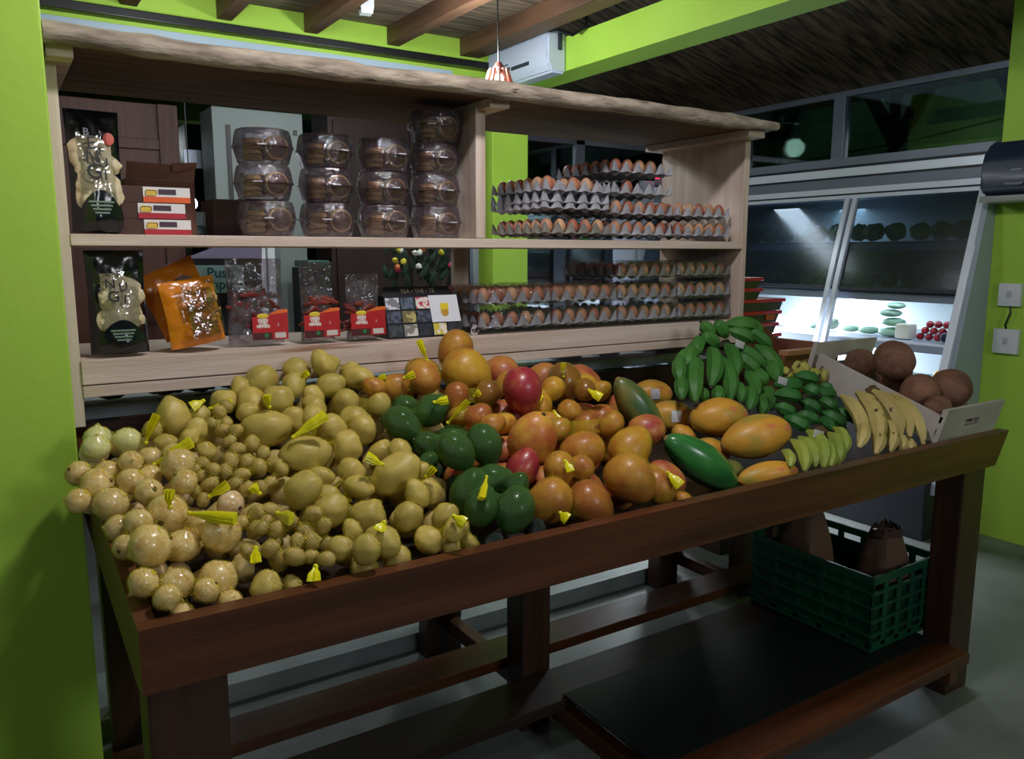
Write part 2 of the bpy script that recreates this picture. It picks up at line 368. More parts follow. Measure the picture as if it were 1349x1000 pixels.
solo('cable', MB().tube([(WX - .02, p.y, p.z + .004), (WX - .03, p.y - .01, p.z - .03), (WX - .03, p.y + .01, q.z + .02), (WX - .02, q.y, q.z)], .005, 8), BLACKP, 'short black cable running between the two wall outlets', 'cable', (WX, p.y, q.z))

# ------------------------------------------------------------------ air conditioner, pendant, lamp holder
t = thing('air_conditioner', 'white wall air conditioner hung on the green beam', 'air conditioner', (2.75, 4.1, 2.49))
prof = [(2.82, 2.50), (2.72, 2.50), (2.69, 2.55), (2.69, 2.69), (2.71, 2.72), (2.82, 2.72)]
mb = MB(); mb.prism([(x, 3.80, z) for x, z in prof], (0, .64, 0)); bmesh.ops.bevel(mb.b, geom=mb.b.edges[:], offset=.012, segments=2, affect='EDGES'); part('housing', mb, mk('ac_white', (205, 214, 232), .35), t)
DG = mk('dark_grey_vent', (50, 56, 70), .5)
for y0, y1, z0, z1 in ((3.98, 4.16, 2.565, 2.585), (4.18, 4.26, 2.57, 2.59), (4.20, 4.26, 2.605, 2.61)):
    part('vent_slot', MB().box((2.684, y0, z0), (2.692, y1, z1), .001), DG, t)
part('side_vent', MB().box((2.76, 3.79, 2.62), (2.785, 3.802, 2.71), .002), DG, t)
mb = MB(); mb.tube([(2.72, 3.9, 2.73), (2.70, 3.72, 2.70), (2.74, 3.64, 2.66), (2.80, 3.60, 2.70), (2.82, 3.62, 2.78)], .008, 8); part('hose', mb, BLACKP, t)
pp = PY(657, 105, 3.4)
t = thing('pendant_lamp', 'small slatted copper pendant lamp glowing on a black cord', 'lamp', (pp.x, 3.4, pp.z))
part('cord', MB().tube([(pp.x, 3.4, pp.z + .06), (pp.x - .006, 3.4, 2.692 if 2.05 < pp.x < 2.13 or 1.56 < pp.x < 1.64 else 2.79)], .004, 6), BLACKP, t)
mb = MB()
for k in range(12):
    a = k * math.pi / 6; c, s_ = math.cos(a), math.sin(a)
    mb.tube([(pp.x + .076 * c, 3.4 + .076 * s_, pp.z - .06), (pp.x + .042 * c, 3.4 + .042 * s_, pp.z + .045)], .008, 6)
mb.lathe([(.078, -.008), (.08, 0), (.073, .002)], 24, Matrix.Translation((pp.x, 3.4, pp.z - .062)))
part('shade', mb, mk('copper_slats', (190, 110, 90), .4), t)
part('bulb', MB().ico((pp.x, 3.4, pp.z - .015), .042, 3), mk('warm_glow', (255, 215, 200), .5, emit=5), t)
part('socket', MB().lathe([(.022, 0), (.026, .03), (.012, .05)], 14, Matrix.Translation((pp.x, 3.4, pp.z + .03))), mk('copper_cap', (110, 60, 50), .5), t)
pb = PY(251, 268, 4.58)
t = thing('hanging_bulb', 'bright bare white bulb hanging in the back room behind the boxes', 'bulb', (pb.x, 4.58, pb.z))
part('glass', MB().ico((pb.x, 4.58, pb.z), .035, 3), mk('white_glow', (235, 242, 255), .5, emit=14), t)
part('socket', MB().lathe([(.02, 0), (.02, .05), (.006, .06)], 12, Matrix.Translation((pb.x, 4.58, pb.z + .03))), mk('bulb_socket', (60, 80, 110), .5), t)
part('cord', MB().tube([(pb.x, 4.58, pb.z + .08), (pb.x, 4.58, 2.46)], .003, 6), BLACKP, t)
pl = PZ(482, 8, 2.74)
t = thing('lamp_holder', 'white boxy lamp holder fixed under the cane ceiling', 'lamp holder', (pl.x, pl.y, 2.70))
part('body', MB().lathe([(.040, 0), (.048, .03), (.05, .09)], 4, Matrix.Translation((pl.x, pl.y, 2.70)) @ Matrix.Rotation(.6, 4, 'Z')), WHITEP, t, smooth=False)

# ------------------------------------------------------------------ produce stand
RY0, RY1 = 1.30, 1.335           # front rail
def zt(y): return .84 + .10 * (y - 1.34)     # tray floor top
st = thing('produce_stand', 'long stained brown wooden produce stand with a sloping tray and slatted lower shelf', 'market stand', (1.47, 1.9, 0))
part('front_rail', MB().prism([(.15, RY0, .812), (2.74, RY0, .812), (2.81, RY0, .922), (.15, RY0, .922)], (0, RY1 - RY0, 0)), BROWN, st, smooth=False)
for i, x in enumerate((.15, 2.74)):
    part('side_board', MB().prism([(x, RY1, .80), (x, 2.45, .89), (x, 2.45, (1.085, .95)[i]), (x, RY1, (.922, .836)[i])], (.03, 0, 0)), BROWNY, st, smooth=False)
mb = MB(); mb.prism([(.18, RY1, zt(RY1) - .025), (.18, 2.45, zt(2.45) - .025), (.18, 2.45, zt(2.45)), (.18, RY1, zt(RY1))], (2.56, 0, 0)); part('tray_floor', mb, DARKPL, st, smooth=False)
part('back_board', MB().box((.18, 2.42, .94), (2.74, 2.449, 1.045)), mk('back_board_brown', (70, 40, 30), .5), st, smooth=False)
for (x0, x1, y0, y1, top) in ((.16, .29, 1.345, 1.44, .81), (2.64, 2.775, 1.345, 1.44, .81), (1.305, 1.41, 1.955, 2.05, .87), (.2, .33, 2.5, 2.58, .92), (1.26, 1.40, 2.52, 2.60, .92), (2.42, 2.53, 2.52, 2.6, .92), (2.68, 2.76, 2.28, 2.36, .92)):
    part('leg', MB().box((x0, y0, 0), (x1, y1, top), .006), BROWNV, st, smooth=False)
for x0 in (.29, 1.335, 2.535):
    part('cross_bar', MB().box((x0, 1.28, .10), (x0 + .045, 2.58, .152), .003), BROWNY, st, smooth=False)
for y0, y1, mt in ((2.085, 2.225, BROWN), (1.78, 1.95, DARKPL), (1.275, 1.40, BROWN)):
    part('shelf_slat', MB().box((.17, y0, .153), (2.64, y1, .19), .003), mt, st, smooth=False)
part('cross_bar', MB().box((.2, 1.96, .83), (2.7, 2.05, .872), .003), BROWN, st, smooth=False)
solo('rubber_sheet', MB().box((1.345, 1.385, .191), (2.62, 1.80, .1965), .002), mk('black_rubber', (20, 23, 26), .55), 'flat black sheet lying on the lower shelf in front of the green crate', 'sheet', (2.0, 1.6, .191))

struct('trim_5', MB().box((-.6, 2.625, 0), (2.62, 2.95, .071), .006), mk('pale_concrete_plinth', (150, 158, 158), .5, (120, 128, 128), 3))

# ------------------------------------------------------------------ pine display shelf
SY0, SY1 = 2.15, 2.60; XL, XR = .144, 2.44
sh = thing('display_shelf', 'pale pine shelf unit with two bays and a rustic pole roof standing behind the produce', 'shelf', (1.3, 2.37, 1.05))
part('side_panel', MB().box((XL, SY0, 1.0895), (XL + .025, SY1, 1.955), .002), PINEV, sh, smooth=False)
part('side_panel', MB().box((XR, SY0, 1.0895), (XR + .028, SY1, 1.955), .002), PINEV, sh, smooth=False)
dv = PY(634, 313, SY0).x
part('divider', MB().box((dv - .016, SY0 + .002, 1.549), (dv + .018, SY1 - .1, 1.94), .002), PINEV, sh, smooth=False)
part('divider', MB().box((PY(606, 350, 2.57).x - .03, 2.56, 1.249), (PY(606, 350, 2.57).x + .03, 2.585, 1.519), .002), PINEV, sh, smooth=False)
part('shelf_board', MB().box((XL + .025, SY0 - .004, 1.520), (XR, SY1, 1.547), .002), PINE, sh, smooth=False)
part('shelf_board', MB().box((XL + .025, SY0 + .02, 1.225), (XR, SY1, 1.247), .002), PINE, sh, smooth=False)
part('front_board', MB().box((XL + .025, SY0 - .006, 1.191), (XR, SY0 + .02, 1.250), .002), PINE, sh, smooth=False)
part('bottom_board', MB().box((XL + .025, SY0 - .004, 1.160), (XR, SY0 + .12, 1.188), .002), PINE, sh, smooth=False)
part('back_rail', MB().box((XL + .025, SY1 - .03, 1.160), (XR, SY1, 1.22), .002), PINE, sh, smooth=False)
for x0, x1 in ((XL + .002, XL + .056), (dv - .006, dv + .062), (XR - .06, XR + .028)):
    part('batten', MB().box((x0, 2.085, 1.926), (x1, 2.64, 1.952), .002), PINE, sh, smooth=False)
# roof deck of long thin poles
ROOFD = mk('roof_boards', (112, 84, 64), .8, (78, 56, 44), 8, (.3, 6, 6), bump=.3)
part('roof_deck', MB().box((XL - .01, 2.075, 1.953), (XR + .06, 2.66, 1.968), .002), ROOFD, sh, smooth=False)
mb = MB(); n = 46; pts = []; rad = []
for i in range(n):
    u = i / (n - 1); x = .14 + u * (2.50 - .14)
    pts.append((x, 2.052 + .008 * math.sin(x * 3.1), 1.966 + .005 * mnoise.noise(Vector((x * 3, 0, 0))))); rad.append(.024 + .005 * mnoise.noise(Vector((x * 6, 3, 0))) - .009 * max(0, (u - .9) * 10) + (.003 if i % 9 == 4 else 0))
mb.tube(pts, rad, 12); part('edge_pole', mb, BARK, sh)
mb = MB()
for k in range(9):
    y = 2.10 + k * .062; mb.tube([(.13, y, 1.975), (1.3, y + .01, 1.977), (2.46 + .03 * math.sin(k * 2.2), y, 1.975)], .011, 8)
part('roof_pole_row', mb, BARK, sh)

# grey ledge behind the tray
solo('steel_ledge', MB().box((.18, 2.47, 1.047), (2.72, 2.74, 1.088), .004), mk('blue_grey_steel', (196, 210, 220), .4, metal=.1), 'long grey steel ledge running behind the tray under the pine shelf', 'ledge', (1.4, 2.7, 1.047))
for i, x in enumerate((.24, 1.42, 2.62)):
    solo('ledge_leg', MB().box((x, 2.66, .072), (x + .06, 2.72, 1.046)), GREYM, 'slim grey leg carrying the steel ledge behind the stand', 'leg', (x, 2.69, .072), 'legs under the steel ledge', smooth=False)

# ------------------------------------------------------------------ goods on the pine shelf
BAGBLK = mk('black_foil', (10, 16, 24), .22, coat=.6, bump=.5, bscale=9)
GINGER = mk('peeled_ginger', (226, 212, 176), .5, (196, 176, 134), 9, bump=.3)
INK = mk('black_ink', (24, 24, 28), .5); PALEINK = mk('pale_ink', (200, 205, 214), .5); WHITEI = mk('white_ink', (238, 235, 230), .5)
def pouch(name, p0, w, h, d, mat, label, cat, lean=0.0, yaw=0.0, group=None, pinch=.12, wrinkle=.006, seed=1):
    """soft standing bag in local axes: x across, z up, front at -y"""
    o = thing(name, label, cat, p0, group, Quaternion((0, 0, 1), yaw) @ Quaternion((1, 0, 0), -lean))
    mb = MB()
    def fn(side):
        def f(u, v):
            x = (u - .5) * w * (1 - .05 * math.sin(v * math.pi)); z = v * h
            b = (math.sin(math.pi * min(1, max(0, u)))) ** .6 * d / 2 * (1 - v) ** .55 * min(1, .55 + v * 4)
            k = wrinkle * mnoise.noise(Vector((u * 6 + seed, v * 7, side))) * (1 if 0 < u < 1 and 0 < v < 1 else 0)
            return (x, side * (b + .0015) + k, z)
        return f
    mb.grid(fn(-1), 18, 24); mb.grid(fn(1), 18, 24); bmesh.ops.remove_doubles(mb.b, verts=mb.b.verts, dist=.0008)
    part('bag_body', mb, mat, o, local=True)
    def front(u, v): return Vector(fn(-1)(u, v)) + Vector((0, -.002, 0))
    return o, front
def patch(name, o, front, u0, u1, v0, v1, mat, clip=None, nu=10, nv=10, lift=.0008, label=None):
    mb = MB(); L = lift
    mb.grid(lambda a, b: front(u0 + (u1 - u0) * a, v0 + (v1 - v0) * (b if not clip else clip(a, b))) + Vector((0, -L, 0)), nu, nv)
    return part(name, mb, mat, o, local=True, label=label)

def ginger_bag(p0, w, h, lean, yaw, label, rows, seed):
    o, f = pouch('ginger_bag', p0, w, h, .07, BAGBLK, label, 'bag', lean, yaw, None, seed=seed)
    # clear window full of ginger: lower edge arched
    mb = MB()
    for k in range(26):
        a = random.random(); b = random.random(); u = .24 + .5 * a; v = .27 + .42 * b
        if u > .55 and v > .62: continue
        q = f(u, v); mb.ico(q + Vector((0, .002, 0)), .024, 2, (.8 + random.random() * .5, .5, .9 + random.random() * .7), .25, 2, seed * 30 + k, Quaternion((0, 1, 0), random.random() * 3).to_matrix())
    part('ginger', mb, GINGER, o, local=True)
    patch('ginger_mass', o, f, .20, .80, .26, .78, GINGER, clip=lambda a, b: b * (1 - .25 * max(0, a - .5)), lift=.010)
    patch('window', o, f, .16, .86, .25, .80, film('bag_window', (240, 240, 240), .2, .1, .6, 14), lift=.014)
    patch('lower_panel', o, f, .10, .92, .02, .34, BAGBLK, clip=lambda a, b: b * (1 - .55 * abs(2 * a - 1) ** 2), lift=.018)
    for i, (c, u, v, sz, mt) in enumerate(rows):
        q = f(u, v); text(c, sz, mt, o, q + Vector((0, -.0245, 0)), FRONT, 'printed_letter', bold=.0003)
    for k in range(4):
        q = f(.5, .24 - .03 * k); part('small_print', MB().box(q + Vector((-.028 + k * .004, -.0245, -.002)), q + Vector((.028 - k * .004, -.0238, .002))), mk('grey_green_print', (120, 140, 120), .5), o, local=True, smooth=False)
    return o, f
z1, z2 = 1.547, 1.2475
a = PY(100, 310, 2.24); 
o, f = ginger_bag((.243, 2.25, z1 + .006), .120, .292, .03, .05, 'tall black bag of peeled ginger standing on the middle shelf',
    [('B', .33, .80, .024, mk('dim_ink', (120, 128, 140), .5)), ('E', .40, .71, .042, INK), ('N', .40, .60, .042, INK), ('G', .42, .48, .05, INK), ('F', .58, .65, .026, INK), ('U', .60, .555, .032, INK), ('I', .63, .455, .032, INK)], 3)
q = f(.76, .76); part('heart_print', MB().ico(q + Vector((0, -.014, 0)), .013, 2, (1, .12, 1.2)), mk('coral_print', (214, 96, 84), .5), o, local=True)
o, f = ginger_bag((.266, 2.222, z2 + .007), .135, .255, .0, .05, 'black bag of peeled ginger slumped on the lower shelf beside the orange bag',
    [('E', .32, .79, .026, INK), ('F', .5, .77, .024, INK), ('N', .34, .68, .032, INK), ('G', .38, .56, .038, INK), ('U', .56, .65, .03, INK), ('I', .58, .53, .03, INK)], 9)
# three labelled boxes
BXB = mk('brown_card', (120, 78, 56), .7, (104, 64, 46), 5)
for k, (yy, col, dx) in enumerate(((0, (178, 34, 50), 0), (1, (178, 34, 50), -.012), (2, (232, 96, 34), .002))):
    x0 = .343 + dx; zz = z1 + .0008 + k * .0405; x1 = x0 + .112
    o = thing('labelled_box', ['flat brown box with a red stripe label, bottom of the stack by the ginger bag', 'flat brown box with a red stripe label, middle of the stack by the ginger bag', 'flat brown box with an orange stripe label, topmost of its stack'][k], 'box', ((x0 + x1) / 2, 2.3, zz), 'labelled boxes stacked on the middle shelf')
    part('carton', MB().box((x0 - .06, 2.24, zz), (x1, 2.40, zz + .04), .001), mk('dark_brown_card', (74, 42, 36), .6), o, smooth=False)
    part('label_sheet', MB().box((x0, 2.2375, zz + .001), (x1, 2.24, zz + .039)), mk('label_white', (232, 228, 226), .5), o, smooth=False)
    part('colour_band', MB().box((x0, 2.2365, zz + .001), (x1, 2.2376, zz + .015)), mk('band_%d' % col[0], col, .5), o, smooth=False)
    part('photo_print', MB().box((x0 + .006, 2.2365, zz + .018), (x0 + .032, 2.2376, zz + .032), .004), mk('cheese_yellow', (222, 190, 80), .5), o, smooth=False)
    part('photo_print', MB().box((x0 + .036, 2.2365, zz + .021), (x0 + .078, 2.2376, zz + .034)), mk('plum_print', (70, 46, 66), .5), o, smooth=False)
# cardboard box behind them with an open flap
o = thing('cardboard_box', 'open brown cardboard box standing behind the three labelled boxes', 'box', (.40, 2.5, z1))
part('carton', MB().box((.33, 2.43, z1 + .001), (.51, 2.58, z1 + .155), .002), BXB, o, smooth=False)
part('flap', MB().prism([(.335, 2.43, z1 + .155), (.51, 2.43, z1 + .155), (.508, 2.40, z1 + .19), (.335, 2.40, z1 + .196)], (0, .003, .002)), mk('pale_card', (150, 108, 88), .7), o, smooth=False)
part('flap', MB().prism([(.45, 2.40, z1 + .175), (.51, 2.40, z1 + .185), (.51, 2.38, z1 + .2), (.445, 2.38, z1 + .195)], (0, .003, .002)), mk('pale_card', (150, 108, 88), .7), o, smooth=False)
# small pale sign with round emblem, and brown box behind
s0 = PY(259, 295, 2.5)
o = thing('pale_card_tag', 'small pale green card with a round green emblem beside the labelled boxes', 'card', (s0.x, 2.5, z1))
part('card', MB().box((s0.x - .02, 2.5, z1 + .001), (s0.x + .026, 2.504, z1 + .075)), mk('mint_card', (178, 208, 206), .5), o, smooth=False)
mb = MB()
for r in (.016, .0095): mb.tube([(s0.x + .006 + r * math.cos(q * .4), 2.498, z1 + .018 + r * math.sin(q * .4)) for q in range(16)], .0016, 5)
part('emblem', mb, mk('emblem_green', (20, 110, 100), .5), o)
c0 = PY(272, 265, 2.5); c1 = PY(325, 265, 2.5)
o = thing('cardboard_box', 'brown cardboard box with a dark gap standing behind the first stack of cookie tubs', 'box', (c0.x + .1, 2.5, z1))
part('carton', MB().box((c0.x, 2.42, z1 + .001), (c0.x + .075, 2.58, PY(290, 263, 2.45).z), .002), mk('grey_brown_card', (104, 84, 80), .7), o, smooth=False)
part('carton', MB().box((c0.x + .08, 2.42, z1 + .001), (c0.x + .2, 2.58, PY(290, 261, 2.45).z), .002), mk('red_brown_card', (120, 70, 52), .7), o, smooth=False)

# cookie tubs
CLEAR = film('clear_tub', (236, 228, 238), .28, .07, .6, 50, diffuse=.06, dcol=(170, 150, 170))
COOKB = mk('cookie_brown', (124, 78, 62), .6, (96, 56, 46), 12, rnd=.15)
COOKY = mk('cookie_rim', (226, 190, 120), .6, (196, 150, 80), 14, rnd=.1)
TR = .079; TH = .0945
def tub(label, loc, rz):
    o = thing('cookie_tub', label, 'tub', loc, 'clear tubs of cookies on the middle shelf', Quaternion((0, 0, 1), rz))
    part('base', MB().lathe([(.001, .002), (TR * .80, .001), (TR * .84, .006), (TR * .97, .043), (TR * 1.02, .045), (TR * 1.02, .047)], 32, flute=.02, nf=8), CLEAR, o, local=True)
    part('lid', MB().lathe([(TR * 1.02, .0475), (TR * .98, .049), (TR * .92, .078), (TR * .86, .0915), (.001, .0925)], 32, flute=.025, nf=8), CLEAR, o, local=True)
    part('tab', MB().box((TR * .98, -.012, .0445), (TR * 1.16, .012, .0475), .001), mk('frosted_tab', (214, 214, 226), .3), o, local=True)
    return o
def cookie_mesh():
    mb = MB(); mb.lathe([(.001, -.007), (.026, -.007), (.031, -.004), (.031, .004), (.026, .007), (.001, .007)], 24)
    me = mb.mesh('cookie', COOKB); me.materials.append(COOKY)
    for p in me.polygons:
        c = p.center
        if math.hypot(c.x, c.y) > .0265: p.material_index = 1
    return me
CK = cookie_mesh()
stacks = [((322, 404), 3, 'first'), ((412, 486), 3, 'second'), ((487, 556), 3, 'third'), ((560, 630), 4, 'fourth')]
lev = ['bottom', 'second-lowest', 'third-lowest', 'topmost']
cx4 = dv - .018 - .0835; xs = [cx4]
for a_, b_ in ((487, 556), (412, 486), (322, 404)): xs.insert(0, min(xs[0] - .174, (PY(a_, 300, 2.24).x + PY(b_, 300, 2.24).x) / 2))
for si, ((xa, xb), n, wd) in enumerate(stacks):
    for k in range(n):
        lv = lev[k] if k < n - 1 else 'topmost'
        rz = random.uniform(-2.2, -1.2); loc = (xs[si] + random.uniform(-.002, .002), 2.255 + random.uniform(-.006, .006), z1 + .002 + k * TH)
        tub('clear cookie tub, %s one in the %s stack from the ginger bag' % (lv, wd), loc, rz)
        lab = 'pale-rimmed brown cookie in the %s tub, %s stack from the ginger bag' % (lv, wd); L = Vector(loc); grp = 'cookies in the %s tub of the %s stack' % (lv, wd)
        mir = 1
        for q in range(3):
            c = link('cookie', CK, None, L + Vector((.0262, -.034 + q * .0145, .0455)), Quaternion((1, 0, 0), math.pi / 2), (1.04, 1.04, .95)); tag(c, lab, 'cookie', grp)
        for q in range(4):
            c = link('cookie', CK, None, L + Vector((-.0352 + random.uniform(-.0008, .0008), -.019, .016 + q * .0142)), Quaternion((0, 0, 1), q), (.78, .78, .95)); tag(c, lab, 'cookie', grp)
        for q in range(2):
            c = link('cookie', CK, None, L + Vector((-.002, .020 + q * .0150, .044)), Quaternion((1, 0, 0), math.pi / 2), (1, 1, .95)); tag(c, lab, 'cookie', grp)

# ------------------------------------------------------------------ egg trays and eggs
CELL = .0535; PAPER = mk('grey_paper_pulp', (222, 222, 230), .85, (200, 200, 208), 14, bump=.3, bscale=80, rnd=.1); PAPER2 = mk('pulp_khaki', (188, 184, 176), .85, (164, 160, 152), 14, bump=.3, bscale=80)
def tray_mesh(nx, ny, mat, crush=0, seed=0):
    S = 6; mb = MB()
    def f(a, b):
        ia, ib = round(a * (nx * S + 2)), round(b * (ny * S + 2)); oa = (ia == 0, ia == nx * S + 2); ob = (ib == 0, ib == ny * S + 2)
        a = min(max((ia - 1) / (nx * S), 0), 1); b = min(max((ib - 1) / (ny * S), 0), 1)
        u = a * nx; v = b * ny
        cu, cv = math.cos(2 * math.pi * u), math.cos(2 * math.pi * v)
        h = .024 + .0115 * (cu + cv) + .006 * cu * cv
        if cu > .5 and cv > .5: h += .004
        if crush: h += crush * mnoise.noise(Vector((u * .8, v * .8, seed))) * .7
        if any(oa) or any(ob): h = .014 + h * .12
        return ((a - .5) * nx * CELL + .006 * (oa[1] - oa[0]), (b - .5) * ny * CELL + .006 * (ob[1] - ob[0]), h)
    mb.grid(f, nx * S + 2, ny * S + 2)
    r = bmesh.ops.solidify(mb.b, geom=mb.b.faces[:], thickness=.0022)
    return mb.mesh('egg_tray', mat)
TM = tray_mesh(5, 6, PAPER); TMF = tray_mesh(5, 6, PAPER2); TMK = tray_mesh(5, 6, PAPER, .006, 3)
EGGM = []
for i, c in enumerate(((196, 128, 98), (206, 146, 112), (176, 104, 80), (216, 166, 126))):
    mb = MB(); prof = []
    for k in range(13):
        t_ = math.pi * k / 12; z = -math.cos(t_); r = math.sin(t_) * (1 - .13 * z); prof.append((max(r * .0210, .0001 if k in (0, 12) else 0), z * .0255))
    EGGM.append(mb.lathe(prof, 20).mesh('egg', mk('eggshell_%d' % i, c, .45, tuple(int(x * .9) for x in c), 30, rnd=.08)))
FILM = film('stretch_film', (250, 248, 250), .13, .06, .6, 26, diffuse=.02)
PITCH_T = .0585
ntray = [0]
def egg_tray(x0, y0, z, tilt, label, eggs, glabel, mesh=TM, wrapped=False, group='egg trays on the middle shelf', rz=0, missing=()):
    c = Vector((x0 + 2.5 * CELL, y0 + 3 * CELL, z)); rot = Quaternion((0, 0, 1), rz) @ Quaternion((0, 1, 0), -tilt)
    if wrapped:
        t = thing('egg_tray', label, 'egg tray', c, group, rot); link('tray', mesh, t)
        mb = MB(); w, d = 2.5 * CELL + .009, 3 * CELL + .009
        def f(u, v):
            x = (u - .5) * 2 * w; y = (v - .5) * 2 * d; e = min(1, min(u, 1 - u, v, 1 - v) * 60)
            return (x, y, .008 + .0635 * e + .0015 * mnoise.noise(Vector((x * 30, y * 30, z * 9))))
        mb.grid(f, 40, 44); part('film_wrap', mb, FILM, t, local=True)
    else:
        t = link('egg_tray', mesh, None, c, rot); tag(t, label, 'egg tray', group)
    for i in range(5):
        for j in range(6):
            if (i, j) in missing or eggs == 'none': continue
            if eggs == 'front' and not (j == 0 or i == 0): continue
            if eggs == 'few' and random.random() < .5: continue
            if eggs == 'few' and j > 0: continue
            lp = Vector(((i - 2) * CELL, (j - 2.5) * CELL, .0412))
            p = c + rot @ lp
            e = link('egg', random.choice(EGGM), None, p, rot @ Quaternion((1, 0, 0), random.uniform(-.045, .045)) @ Quaternion((0, 1, 0), random.uniform(-.045, .045)))
            ow = ['first', 'second', 'third', 'fourth', 'fifth', 'sixth']
            tag(e, '%s, %s row, %s along' % (glabel, 'front' if j == 0 else ow[j], ow[i]), 'egg', 'eggs: ' + glabel)
    return t
EX = lambda px, y=2.17: PY(px, 300, y).x
TW = 5 * CELL + .0145; PIT = .0700
xr = XR - .040 - TW + .007
egg_tray(xr, 2.175, z1 + .003, 0, 'grey egg tray at the bottom of the two-tray stack by the end panel', 'front', 'brown egg in the bottom tray by the end panel')
egg_tray(xr, 2.178, z1 + .003 + PIT, 0, 'grey egg tray full of brown eggs on the two-tray stack by the end panel', 'all', 'brown egg on the two-tray stack by the end panel')
xm = xr - TW - .02
for k, eg in enumerate(('front', 'front', 'few')):
    egg_tray(xm + (0, .003, -.002)[k], 2.175, z1 + .003 + k * PIT, 0, 'grey egg tray, %s in the middle egg stack' % ['bottom', 'second from the bottom', 'third and partly empty'][k], eg, 'brown egg in the %s tray of the middle egg stack' % ['bottom', 'second', 'third'][k])
egg_tray(xm - .008, 2.168, z1 + .003 + 3 * PIT, 0, 'grey egg tray with eggs on one side, topmost of the middle egg stack', 'all', 'brown egg on top of the middle egg stack', missing=[(4, j) for j in range(6)])
xl = max(dv + .026, xm - TW - .012)
egg_tray(xl, 2.17, z1 + .004, 0, 'khaki egg tray at the bottom of the stack beside the divider', 'front', 'brown egg in the khaki tray beside the divider', TMF)
egg_tray(xl, 2.175, z1 + .004 + PIT + .010, 0, 'empty crumpled grey egg tray, second in the stack beside the divider', 'none', 'none', TMK)
egg_tray(xl, 2.175, z1 + .004 + PIT + .030, 0, 'empty crumpled khaki egg tray, third in the stack beside the divider', 'none', 'none', TMK)
egg_tray(xl, 2.168, z1 + .004 + PIT + .066, 0, 'egg tray with brown eggs and two empty cups, topmost beside the divider', 'all', 'brown egg on top of the stack beside the divider', TM, missing=((1, 0), (4, 0)))
gl = 'film-wrapped egg trays on the lower shelf'
step = 5 * CELL + .0192; x0 = XR - .006 - 4 * step + .009; PW = .0765
ordn = ['first', 'second', 'third', 'last']
for k in range(4):
    egg_tray(x0 + k * step, 2.186, z2 + .004, 0, 'film-wrapped egg tray on the bottom row, %s from the tea box' % ordn[k], 'front', 'egg in the bottom wrapped tray %s from the tea box' % ordn[k], wrapped=True, group=gl)
    egg_tray(x0 + k * step, 2.190, z2 + .004 + PW, 0, 'film-wrapped egg tray on the second row, %s from the tea box' % ordn[k], 'all' if k < 3 else 'front', 'egg in the upper wrapped tray %s from the tea box' % ordn[k], wrapped=True, group=gl)
for k in range(2):
    egg_tray(x0 + (k + 2) * step, 2.194, z2 + .004 + 2 * PW, .0, 'dusky film-wrapped egg tray on the third row, %s' % ['nearer the divider', 'against the end panel'][k], 'front', 'egg in the third-row wrapped tray %s' % ['nearer the divider', 'against the end panel'][k], wrapped=True, group=gl, mesh=TMF)

# ------------------------------------------------------------------ chip bags, chili bags, tea box
ORANGE = mk('orange_foil', (236, 150, 30), .22, (214, 116, 16), 3, coat=.5, bump=.4, bscale=8)
o, f = pouch('snack_bag', (.475, 2.36, z2 + .048), .17, .185, .06, ORANGE, 'large orange snack bag leaning behind the ginger bag', 'bag', .05, .1, seed=4)
o.rotation_quaternion = Quaternion((0, 1, 0), -.42) @ o.rotation_quaternion
part('emblem', MB().lathe([(.001, 0), (.03, .0), (.032, .002), (.001, .003)], 20, Matrix.Translation(f(.66, .62) + Vector((0, -.003, 0))) @ Matrix.Rotation(math.pi / 2, 4, 'X')), mk('brown_emblem', (110, 60, 40), .5), o, local=True)
o, f = pouch('snack_bag', (.455, 2.225, z2 + .018), .145, .172, .07, ORANGE, 'orange snack bag with a clear crinkled window of chips at the shelf edge', 'bag', .0, .15, seed=6)
o.rotation_quaternion = Quaternion((0, 1, 0), -.15) @ o.rotation_quaternion
mb = MB()
for k in range(22):
    q = f(.38 + .5 * random.random(), .2 + .5 * random.random()); rr = Quaternion((random.random(), random.random(), random.random(), random.random())).normalized().to_matrix()
    mb.ico(q, .022, 2, (1, .25, .9), .3, 2, k, rr)
part('chips', mb, mk('chips', (226, 140, 70), .6, (240, 190, 120), 10), o, local=True)
patch('window', o, f, .30, .97, .12, .95, film('chip_window', (240, 240, 244), .5, .12, 1.0, 22), lift=.022)
RED = mk('red_label', (196, 28, 34), .45, (160, 16, 26), 4); BAGC = film('chili_bag_film', (226, 220, 226), .16, .09, .9, 24, diffuse=.12, dcol=(170, 165, 175))
CHIL = mk('dried_chili', (134, 56, 46), .4, (96, 36, 32), 8, rnd=.2)
